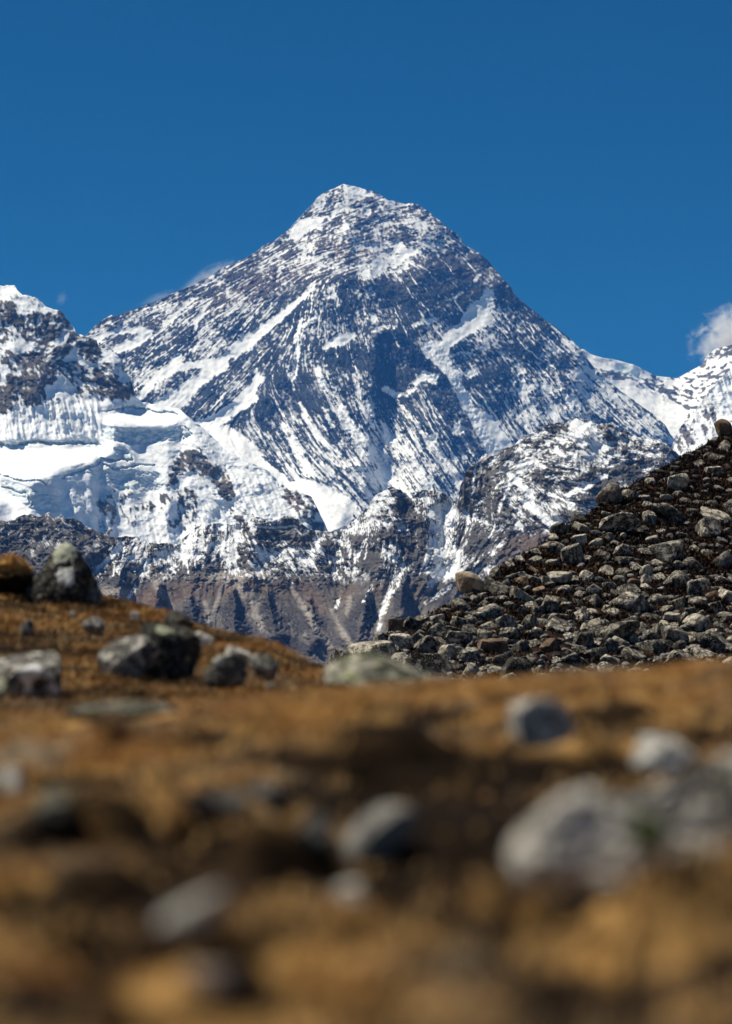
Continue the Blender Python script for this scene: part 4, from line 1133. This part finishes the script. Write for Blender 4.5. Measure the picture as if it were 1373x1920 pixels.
# ================================================================== stones
def stone_mat(name, dark, mid, pale, lichen=None, pale_amt=0.5, scale=3.0, top=0.0):
    m = bpy.data.materials.new(name); m.use_nodes = True
    nt = m.node_tree; N = nt.nodes.new; lk = nt.links.new
    b = nt.nodes["Principled BSDF"]
    tc = N("ShaderNodeTexCoord"); oi = N("ShaderNodeObjectInfo")
    off = N("ShaderNodeVectorMath"); off.operation = 'ADD'
    mul = N("ShaderNodeMath"); mul.operation = 'MULTIPLY'; mul.inputs[1].default_value = 37.0
    lk(oi.outputs["Random"], mul.inputs[0]); lk(tc.outputs["Object"], off.inputs[0]); lk(mul.outputs[0], off.inputs[1])

    def noise(s, det=6, rough=0.6):
        n = N("ShaderNodeTexNoise"); n.inputs["Scale"].default_value = s; n.inputs["Detail"].default_value = det; n.inputs["Roughness"].default_value = rough
        lk(off.outputs[0], n.inputs["Vector"]); return n.outputs["Fac"]

    def mix(a, bb, fac):
        x = N("ShaderNodeMix"); x.data_type = 'RGBA'
        for s, v in (("A", a), ("B", bb)):
            i = [q for q in x.inputs if q.name == s and q.type == 'RGBA'][0]
            if isinstance(v, tuple): i.default_value = v + (1,)
            else: lk(v, i)
        lk(fac, x.inputs["Factor"]); return [q for q in x.outputs if q.type == 'RGBA'][0]

    def ramp(v, a, bb):
        r = N("ShaderNodeMapRange"); r.interpolation_type = 'SMOOTHSTEP'
        r.inputs[1].default_value = a; r.inputs[2].default_value = bb; lk(v, r.inputs[0]); return r.outputs[0]
    c = mix(dark, mid, ramp(noise(scale * 0.8), 0.40, 0.60))
    t0 = 0.5 + 0.22 * (0.5 - pale_amt)
    c = mix(c, pale, ramp(noise(scale * 1.6), t0, t0 + 0.10))
    sp = ramp(noise(scale * 7, 3), 0.56, 0.64)
    c = mix(c, pale, sp)
    dk = ramp(noise(scale * 5 + 1.7, 3), 0.57, 0.66)
    c = mix(c, dark, dk)
    if lichen:
        c = mix(c, lichen, ramp(noise(scale * 1.1 + 0.37, 4), 0.60, 0.68))
    # every stone its own tone
    sc_ = N("ShaderNodeVectorMath"); sc_.operation = 'SCALE'
    mr = N("ShaderNodeMapRange"); mr.inputs[3].default_value = 0.55; mr.inputs[4].default_value = 1.4
    lk(oi.outputs["Random"], mr.inputs[0]); lk(c, sc_.inputs[0]); lk(mr.outputs[0], sc_.inputs["Scale"])
    wm = N("ShaderNodeVectorMath"); wm.operation = 'MULTIPLY'; wm.inputs[1].default_value = (1.06, 1.0, 0.89)
    lk(sc_.outputs[0], wm.inputs[0]); lk(wm.outputs[0], b.inputs["Base Color"])
    b.inputs["Roughness"].default_value = 0.85; b.inputs["Specular IOR Level"].default_value = 0.2
    bp = N("ShaderNodeBump"); bp.inputs["Strength"].default_value = 0.55; bp.inputs["Distance"].default_value = 0.06
    lk(noise(scale * 4, 8, 0.7), bp.inputs["Height"]); lk(bp.outputs[0], b.inputs["Normal"])
    return m


M_SLOPE = stone_mat("grey_slope_stone", (0.012, 0.0115, 0.011), (0.095, 0.09, 0.082), (0.33, 0.315, 0.285), None, 0.5, 2.2)
M_SLOPEP = stone_mat("pale_slope_stone", (0.07, 0.065, 0.057), (0.27, 0.25, 0.22), (0.42, 0.40, 0.36), None, 0.6, 2.2)
M_TAN = stone_mat("tan_stone", (0.30, 0.24, 0.17), (0.48, 0.40, 0.30), (0.58, 0.50, 0.40), None, 0.5, 1.6)
M_BROWN = stone_mat("brown_stone", (0.07, 0.045, 0.03), (0.16, 0.11, 0.08), (0.25, 0.19, 0.14), None, 0.3, 2.0)
M_DARK = stone_mat("dark_lichened_stone", (0.010, 0.010, 0.010), (0.030, 0.029, 0.027), (0.30, 0.30, 0.28), (0.24, 0.25, 0.17), 0.12, 2.0)
M_GREY = stone_mat("mottled_grey_stone", (0.022, 0.022, 0.023), (0.085, 0.085, 0.085), (0.42, 0.42, 0.41), (0.20, 0.22, 0.14), 0.40, 2.2)
M_SPECKD = stone_mat("speckled_dark_grey_stone", (0.035, 0.035, 0.036), (0.17, 0.17, 0.165), (0.50, 0.50, 0.48), (0.22, 0.25, 0.15), 0.5, 2.4)
M_SPECK = stone_mat("speckled_pale_grey_stone", (0.07, 0.07, 0.066), (0.42, 0.415, 0.39), (0.66, 0.65, 0.62), None, 0.75, 2.6)
M_PALE = stone_mat("pale_stone", (0.20, 0.20, 0.195), (0.42, 0.42, 0.41), (0.62, 0.62, 0.60), None, 0.6, 1.8)
M_PINK = stone_mat("pinkish_stone", (0.16, 0.13, 0.12), (0.30, 0.25, 0.23), (0.40, 0.34, 0.31), None, 0.5, 1.8)
M_GREEN = stone_mat("green_lichened_stone", (0.022, 0.024, 0.020), (0.095, 0.105, 0.080), (0.34, 0.34, 0.30), (0.24, 0.28, 0.16), 0.5, 2.0)


M_TURF = attr_mat("turf_cushion", 0.95, 0.05, 8.0, 0.4, 20.0, 0.6)


def ico(sub):
    import bmesh
    bm = bmesh.new(); bmesh.ops.create_icosphere(bm, subdivisions=sub, radius=1)
    v = np.array([x.co[:] for x in bm.verts]); f = np.array([[x.index for x in q.verts] for q in bm.faces]); bm.free()
    return v, f


ICO5 = ico(6); ICO4 = ico(5); ICO3 = ico(4)


def stone_mesh(name, seed, sub=ICO4, scale=(1, 0.8, 0.65), facets=14, rough=0.05):
    p, fc = stone_points(seed, sub, scale, facets, rough)
    me = mesh_np(name, p, fc, False)
    d = me.data
    bpy.data.objects.remove(me)
    return d


def stone_points(seed, sub, scale, facets, rough):
    """an angular boulder: a ball cut by planes, edges worn, surface pitted"""
    r = np.random.RandomState(seed)
    v, fc = sub
    n = r.normal(size=(facets, 3)); n /= np.linalg.norm(n, axis=1)[:, None]
    h = 0.46 + 0.54 * r.rand(facets)
    if seed % 2:
        # blocky stones: broken along joints that stand nearly square to each other
        ax = np.array([(1, 0, 0), (-1, 0, 0), (0, 1, 0), (0, -1, 0), (0, 0, 1), (0, 0, -1)], float) + 0.28 * r.normal(size=(6, 3))
        n = np.concatenate([ax / np.linalg.norm(ax, axis=1)[:, None], n[:4]]); h = np.concatenate([0.50 + 0.22 * r.rand(6), 0.62 + 0.25 * r.rand(4)])
    dt = np.clip(v @ n.T, 1e-3, None)
    q = h[None] / dt
    k = 60.0
    rad = -np.log(np.exp(-k * np.minimum(q, 3)).sum(1) + np.exp(-k * 1.0)) / k
    p = v * rad[:, None]
    disp = 0.035 * perlin3(p * 1.6 + seed, 3) + 0.7 * rough * perlin3(p * 4 + seed, 5) + rough * 0.6 * (0.3 - np.abs(perlin3(p * 7 + seed, 7))) + rough * 0.3 * perlin3(p * 15, 9)
    p = p + v * disp[:, None]
    lo_, hi_ = p.min(0), p.max(0)
    p = (p - (lo_ + hi_) / 2) / ((hi_ - lo_) / 2) * np.array(scale)
    return p, fc


def put_stone(name, mesh, mat, loc, size, rot, label, cat, group=None):
    o = bpy.data.objects.new(name, mesh)
    sc.collection.objects.link(o)
    if not mesh.materials:
        mesh.materials.append(None)
    o.material_slots[0].link = 'OBJECT'; o.material_slots[0].material = mat
    o.location = loc; o.scale = size if hasattr(size, '__len__') else (size,) * 3
    o.rotation_euler = rot
    return tag(o, label, cat, group)


STONE_VARIANTS = [stone_mesh("stone_shape", 1000 + i, ICO3, (1, 0.8, 0.42 + 0.09 * (i % 5)), 6 + i % 4, 0.022) for i in range(16)]

def mesh_top(me):
    return max(v.co.z for v in me.vertices)


# hand-placed stones of the right hillside: x, y, width, height, material, label
NAMED_R = [
    (1356, 803, 34, 30, M_BROWN, "brown block standing alone on the skyline at the top of the right hillside"),
    (1140, 929, 52, 34, M_SLOPEP, "pale rounded boulder on the skyline halfway up the right hillside"),
    (1160, 984, 80, 34, M_SLOPE, "long pale slab lying just below the skyline boulder of the right hillside"),
    (1271, 908, 46, 30, M_SLOPEP, "pale blocky stone alone in dark heath high on the right hillside"),
    (1073, 1046, 46, 42, M_SLOPE, "blocky boulder with a dark cleft front in the middle of the heath"),
    (1252, 962, 74, 24, M_SLOPE, "long dark low slab high among the heath of the right hillside"),
    (879, 1094, 60, 36, M_TAN, "smooth tan boulder on the skyline low on the right hillside"),
    (1214, 1073, 27, 26, M_SLOPEP, "small white sharp block alone in heath at mid hillside"),
    (1253, 1038, 64, 42, M_SLOPE, "large grey flat-topped boulder among the upper right stones"),
    (1050, 1085, 48, 26, M_SLOPEP, "whitish slab with a drooping front edge below the heath"),
    (1033, 1137, 38, 36, M_SLOPE, "angular upright grey boulder with a pointed top in mid scree"),
    (994, 1170, 36, 30, M_SLOPE, "mottled squarish stone just left below the pointed grey boulder"),
    (949, 1168, 40, 28, M_SLOPE, "rounded grey stone in the scree, under the tan skyline boulder"),
    (820, 1187, 52, 32, M_SLOPE, "large grey wedge near the lower end of the scree skyline"),
    (859, 1199, 52, 28, M_SLOPE, "flat grey slab beside the wedge at the lower scree"),
    (966, 1260, 64, 48, M_DARK, "dark black-grey boulder at the foot of the scree"),
    (881, 1232, 48, 32, M_SLOPE, "rough grey boulder low in the scree, left of the dark foot boulder"),
    (882, 1261, 34, 30, M_SLOPEP, "white speckled stone right at the foot of the scree"),
    (1095, 1203, 42, 32, M_SLOPE, "dark-fronted grey boulder in the middle of the lower scree"),
    (1163, 1187, 80, 34, M_SLOPE, "long tilted pale slab across the middle of the lower scree"),
    (1309, 1108, 48, 38, M_SLOPE, "broad grey boulder with a dark shaded front near the right edge"),
    (1337, 1204, 80, 38, M_SLOPE, "wide speckled boulder at the right edge just above the near ground"),
    (1264, 1193, 58, 32, M_SLOPE, "dark grey pair-shaped boulder near the right foot of the scree"),
    (752, 1203, 48, 30, M_SLOPEP, "pale rounded stone at the lowest left end of the scree"),
    (741, 1176, 32, 28, M_BROWN, "brownish upright stone at the lower scree skyline"),
    (1090, 1266, 50, 24, M_SLOPE, "low grey stone half hidden by the near ground"),
    (1338, 884, 38, 17, M_SLOPE, "thin tilted slab high in the heath near the right edge"),
    (1180, 1110, 44, 24, M_SLOPE, "flat light stone in the middle of the hillside below the white block"),
    (1258, 1162, 34, 24, M_SLOPEP, "small pale cube in the right part of the lower scree"),
    (1300, 1060, 44, 26, M_SLOPE, "grey stone below the large flat-topped boulder near the right edge"),
    (1340, 970, 60, 20, M_SLOPEP, "pale narrow ledge stone near the right edge of the heath"),
    (1085, 975, 30, 22, M_SLOPE, "grey stone on the skyline below the pale rounded boulder"),
    (1048, 992, 36, 24, M_SLOPE, "grey jagged stone on the skyline edge above the heath"),
    (1115, 1020, 30, 16, M_SLOPEP, "small flat white stone right of the cleft boulder"),
    (1170, 1035, 36, 26, M_SLOPE, "grey tilted stone standing in heath between the cleft boulder and the flat-topped boulder"),
]


def place_named_right(rng):
    taken = []
    for i, (px, py, wd, ht, m, lab) in enumerate(NAMED_R):
        d = float(hill_right_depth(np.array(px), np.array(py + ht * 0.3)))
        p = at(px, py, d)
        u = d / F
        me = STONE_VARIANTS[(i * 5 + 3) % 16]
        if 'block' in lab or 'cube' in lab or 'square' in lab:
            me = STONE_VARIANTS[(i * 2 + 1) % 16]
        r = wd * u / 2 * 1.02
        k = ht / wd
        tilt = math.radians(-18 if wd > 55 else rng.uniform(-20, 8))
        put_stone("boulder", me, m, p, (r, r * 0.95, r * k * 1.15 / mesh_top(me)), (rng.uniform(-0.2, 0.2), -tilt, rng.uniform(-0.3, 0.3) + (math.pi if rng.rand() < 0.5 else 0)), lab, "boulder", "boulders on the right hillside")
        taken.append((px, py, wd, ht))
    return taken


def scatter_right():
    rng = np.random.RandomState(51)
    taken = place_named_right(rng)
    cand = []
    tries = 0
    want = 300
    got = []
    T = np.array(taken, float)
    while len(got) < 2900 and tries < 160000:
        tries += 1
        px = 610 + 820 * rng.rand(); py = 800 + 500 * rng.rand()
        tp = np.interp(px, RX, RY)
        if py < tp + 3: continue
        # stones crowd the lower slope and the right edge, heath keeps the upper middle
        v = fbm(np.array([px / 90.0]), np.array([py / 60.0]), 3, 751)[0]
        dens = float(sstep(960, 1150, py + 0.12 * (px - 1000) + 60 * v)) * (0.35 + 0.65 * float(sstep(-0.35, 0.2, v))) + 0.05 + 0.30 * float(sstep(1180, 1330, px)) * float(sstep(930, 1040, py))
        if rng.rand() > dens: continue
        g_ = len(got)
        wd = (rng.uniform(60, 92) if g_ < 8 else rng.uniform(36, 62) if g_ < 75 else rng.uniform(24, 42) if g_ < 330 else rng.uniform(13, 24) if g_ < 900 else rng.uniform(6, 13))
        wd *= 0.85 + 0.25 * (py > 1120)
        ht = wd * rng.uniform(0.5, 0.85)
        dx = np.abs(T[:, 0] - px) / ((T[:, 2] + wd) * 0.5); dy = np.abs(T[:, 1] - py) / ((T[:, 3] + ht) * 0.5)
        if ((dx ** 2 + dy ** 2) < (0.40 if py > 1080 else 0.6)).any(): continue
        T = np.vstack([T, (px, py, wd, ht)]); got.append((px, py, wd, ht))
    got.sort(key=lambda g: -g[2] * g[3])
    proto = None
    VV = []; FF = []; CC = []; nv = 0
    LOW = [stone_points(3000 + q, ico(3), (1, 0.85, 0.9), 6 + q % 4, 0.02) for q in range(10)]
    lof = LOW[0][1]
    labs = {0: ("grey weathered stone among the heath and scree of the right hillside", M_SLOPE), 1: ("pale whitish stone among the heath and scree of the right hillside", M_SLOPEP), 2: ("dark brown stone among the heath and scree of the right hillside", M_BROWN)}
    for i, (px, py, wd, ht) in enumerate(got):
        d = float(hill_right_depth(np.array(px), np.array(py)))
        p = at(px, py, d); u = d / F
        r = wd * u / 2 * 1.02; k = ht / wd
        rz = rng.uniform(0, 6.28); rx = rng.uniform(-0.5, 0.4); ry = rng.uniform(-0.7, 0.35)
        if i < want:
            q = rng.rand(); t = 0 if q < 0.68 else 1 if q < 0.95 else 2
            lab, m = labs[t]
            me = STONE_VARIANTS[rng.randint(16)]
            o = put_stone("stone", me, m, p, (r, r * 0.95, r * k * 1.1 / mesh_top(me)), (rx, ry, rz), lab, "stone", ("grey stones", "pale stones", "brown stones")[t] + " scattered over the right hillside")
        else:
            R = np.array(Euler((rx, ry, rz)).to_matrix())
            lo = LOW[i % 10][0]
            q = lo * np.array([r, r, r * k]) @ R.T + p
            VV.append(q); FF.append(lof + nv); nv += len(lo)
            g = rng.uniform(0.03, 0.17); CC.append(np.tile(np.array([g, g * 0.94, g * 0.86]), (len(lo), 1)))
    o = mesh_np("scree", np.concatenate(VV), np.concatenate(FF), False, np.concatenate(CC), attr_mat("scree_stone", 0.9, 0.15, 6.0, 0.45))
    tag(o, "small loose rubble lying between the larger stones of the right hillside", "rubble", None, 'stuff')


scatter_right()

# ------------------------------------------------------------------ boulders of the left hill and the near ground
# x, y, width, height, distance (None: from the ground or hill), material, scale y, tilt, name, category, label
PATCHES = [("green moss patch", (0.70, -0.62, 0.42), 0.34, (0.13, 0.155, 0.045), "moss", "green moss patch"),
           ("tall pointed dark", (-0.14, -0.25, 0.66), 0.30, (0.34, 0.35, 0.27), "lichen", "pale greenish lichen cap"),
           ("tall pointed dark", (0.02, -0.62, 0.22), 0.26, (0.42, 0.42, 0.40), "lichen", "whitish lichen streak"),
           ("big black boulder with", (-0.15, -0.45, 0.58), 0.30, (0.24, 0.25, 0.17), "lichen", "greenish lichen on the top"),
           ("speckled grey and white boulder", (0.25, -0.75, 0.40), 0.30, (0.50, 0.50, 0.48), "lichen", "white lichen patch"),
           ("pale left shoulder", (-0.5, -0.45, 0.5), 0.34, (0.30, 0.31, 0.26), "lichen", "pale lichen on the left shoulder")]


def patch(o, me, cen, rad, colr, name, lab):
    """a thin crust over part of a boulder's own surface, ragged at its edge"""
    vs = np.array([v.co[:] for v in me.vertices]); nn = np.array([v.normal[:] for v in me.vertices])
    fc = np.array([q.vertices[:] for q in me.polygons])
    c0 = vs[np.argmin(np.linalg.norm(vs - np.array(cen), axis=1))]
    dd = np.linalg.norm(vs - c0, axis=1) / rad + 0.5 * perlin3(vs * 4, 13) + 0.3 * perlin3(vs * 11, 14)
    keep = (dd < 1)[fc].all(1)
    idx = np.unique(fc[keep])
    if len(idx) < 4:
        return
    mp = -np.ones(len(vs), int); mp[idx] = np.arange(len(idx))
    q = vs[idx] + nn[idx] * (0.03 * sstep(1.0, 0.6, dd[idx]) + 0.004)[:, None]
    col = np.array(colr)[None] * (1 + 0.35 * perlin3(vs[idx] * 9, 18))[:, None]
    g = mesh_np(name, q, mp[fc[keep]], True, col, M_TURF)
    g.parent = o
    g["label"] = lab


def near_stones():
    rng = np.random.RandomState(61)
    for i, (px, py, wd, ht, d, m, sy, tilt, nm, cat, lab) in enumerate(NEAR_STONES):
        d = NEAR_D[i]; m = globals()[m]; u = d / F
        big = wd > 90
        me = stone_mesh(nm + "_shape", 2000 + i * 7, ICO5 if big else ICO4, (1, 0.8, 0.8), 10, 0.055)
        if 'pointed' in lab:
            co = np.array([v.co[:] for v in me.vertices]); hz = np.clip((co[:, 2] + 0.8) / 1.6, 0, 1)
            co[:, :2] *= (1.12 - 0.62 * hz ** 1.5)[:, None]; co[:, 0] -= 0.12 * hz
            me.vertices.foreach_set('co', co.astype(np.float32).ravel()); me.update()
        sink = 0.16 if abs(tilt) < 25 else 0.08
        p = at(px, py + sink * ht, d)
        r = wd * u / 2 * 1.03
        k = ht * (1 + 2 * sink) / wd
        o = put_stone(nm, me, m, p, (r, r * sy * 1.2, r * k / 0.8), (rng.uniform(-0.1, 0.1), math.radians(tilt), 0.0), lab, cat, "stones of the left hill" if d > 14 else "stones of the near ground")
        for key, cen, rad, colr, pn, pl in PATCHES:
            if key in lab:
                patch(o, me, cen, rad, colr, pn, pl)


near_stones()

# turf hummocks on the left hill's skyline


def hummock(px, py, wd, ht, d, lab):
    rng = np.random.RandomState(int(px))
    v, fc = ICO4
    u = d / F
    q = v * (1 + 0.35 * perlin3(v * 1.9 + px, 15) + 0.16 * perlin3(v * 5 + px, 16))[:, None] * np.array([wd * u / 2, wd * u / 2 * 0.8, ht * u / 2 * 1.2])
    up = sstep(-0.2, 0.7, v[:, 2] + 0.3 * perlin3(v * 4, 17))
    c = mixc(np.zeros((len(v), 3)) + SOIL_SHADE * 1.2, GOLD * 0.7, up)
    o = mesh_np("turf_hummock", q, fc, True, c, M_TURF)
    o.location = at(px, py, d)
    # blades of grass rooted on its top
    k = np.where(v[:, 2] > 0.25)[0]
    pts = q[rng.choice(k, 260)]
    g = blades("grass", pts, 5, 0.01, (0.04, 0.11), np.tile(GOLD * 0.9, (260, 1)), 0.005, 0.8, M_GRASS, rng)
    g.parent = o
    del g["kind"]
    tag(o, lab, "hummock", None)


for a in [(10, 1084, 104, 62, 28.0, "dark turf hummock on the skyline left of the tall pointed boulder")]:
    hummock(*a)

#AIR
# ================================================================== valley floor, air and clouds
def valley():
    n = 60
    xs = np.linspace(-6800, 6800, n); ys = np.linspace(-100, 16400, n)
    xx, yy = np.meshgrid(xs, ys)
    z = -475 + 25 * fbm(xx / 900, yy / 900, 4, 801)
    c = mixc(np.zeros(xx.shape + (3,)) + np.array((0.10, 0.09, 0.08)), (0.20, 0.19, 0.175), sstep(-0.3, 0.3, fbm(xx / 500, yy / 500, 4, 803)))
    o = mesh_np("valley_floor", np.stack([xx, yy, z], -1).reshape(-1, 3), grid_quads(n, n), True, c.reshape(-1, 3), M_MOUNT)
    tag(o, None, None, None, 'structure')


valley()


def haze():
    x0, x1, y0, y1, z0, z1 = -7500, 7500, -300, 17600, -620, 3720
    V = np.array([(x, y, z) for x in (x0, x1) for y in (y0, y1) for z in (z0, z1)], float)
    Q = np.array([(0, 1, 3, 2), (4, 6, 7, 5), (0, 4, 5, 1), (2, 3, 7, 6), (0, 2, 6, 4), (1, 5, 7, 3)])
    m = bpy.data.materials.new("thin_blue_air"); m.use_nodes = True
    nt = m.node_tree
    nt.nodes.remove(nt.nodes["Principled BSDF"])
    pv = nt.nodes.new("ShaderNodeVolumePrincipled")
    pv.inputs["Color"].default_value = (0.07, 0.32, 1.0, 1)
    pv.inputs["Absorption Color"].default_value = (1, 1, 1, 1)
    pv.inputs["Density"].default_value = 1.95e-5
    nt.links.new(pv.outputs[0], nt.nodes["Material Output"].inputs["Volume"])
    o = mesh_np("haze", V, Q, False, None, m)
    tag(o, "thin blue mountain air", None, None, 'stuff')


haze()


def cloud(px, py, wd, ht, d, dens, tilt, lab, seed, thr=0.5, nscale=2.2):
    v, fc = ICO3
    u = d / F
    m = bpy.data.materials.new("cloud_vapour"); m.use_nodes = True
    nt = m.node_tree; nt.nodes.remove(nt.nodes["Principled BSDF"]); N = nt.nodes.new; lk = nt.links.new
    pv = N("ShaderNodeVolumePrincipled"); pv.inputs["Color"].default_value = (0.97, 0.98, 1, 1); pv.inputs["Absorption Color"].default_value = (1, 1, 1, 1)
    pv.inputs["Anisotropy"].default_value = 0.0
    tc = N("ShaderNodeTexCoord")
    ln = N("ShaderNodeVectorMath"); ln.operation = 'LENGTH'; lk(tc.outputs["Object"], ln.inputs[0])
    ad = N("ShaderNodeVectorMath"); ad.operation = 'ADD'; ad.inputs[1].default_value = (seed * 3.1, seed * 1.7, 0); lk(tc.outputs["Object"], ad.inputs[0])
    n = N("ShaderNodeTexNoise"); n.inputs["Scale"].default_value = nscale; n.inputs["Detail"].default_value = 5; n.inputs["Roughness"].default_value = 0.6; n.inputs["Distortion"].default_value = 1.1
    lk(ad.outputs[0], n.inputs["Vector"])
    # density: noise minus distance from the middle
    a = N("ShaderNodeMath"); a.operation = 'MULTIPLY_ADD'; a.inputs[1].default_value = -0.45; lk(ln.outputs["Value"], a.inputs[0]); lk(n.outputs["Fac"], a.inputs[2])
    r = N("ShaderNodeMapRange"); r.interpolation_type = 'SMOOTHSTEP'; r.inputs[1].default_value = thr - 0.32; r.inputs[2].default_value = thr; r.inputs[3].default_value = 0; r.inputs[4].default_value = dens
    lk(a.outputs[0], r.inputs[0]); lk(r.outputs[0], pv.inputs["Density"])
    lk(pv.outputs[0], nt.nodes["Material Output"].inputs["Volume"])
    o = mesh_np("cloud", v, fc, True, None, m)
    o.location = at(px, py, d); o.scale = (wd * u / 2, wd * u / 2 * 0.6, ht * u / 2); o.rotation_euler = (0, math.radians(tilt), 0)
    tag(o, lab, "cloud")


cloud(1386, 646, 210, 170, 18600, 0.020, 0, "ragged white cloud behind the far dark summit at the right edge", 1, 0.46, 2.6)
cloud(388, 526, 160, 46, 18600, 0.0036, -32, "thin white plume of blown snow behind the left ridge of the pyramid", 2, 0.42, 2.6)
cloud(296, 560, 90, 26, 18600, 0.0022, -22, "faint streak of blown snow low on the left ridge of the pyramid", 4, 0.42, 2.6)
cloud(116, 560, 26, 34, 18600, 0.004, 30, "tiny faint wisp of cloud in the gap right of the left summit", 3, 0.40)
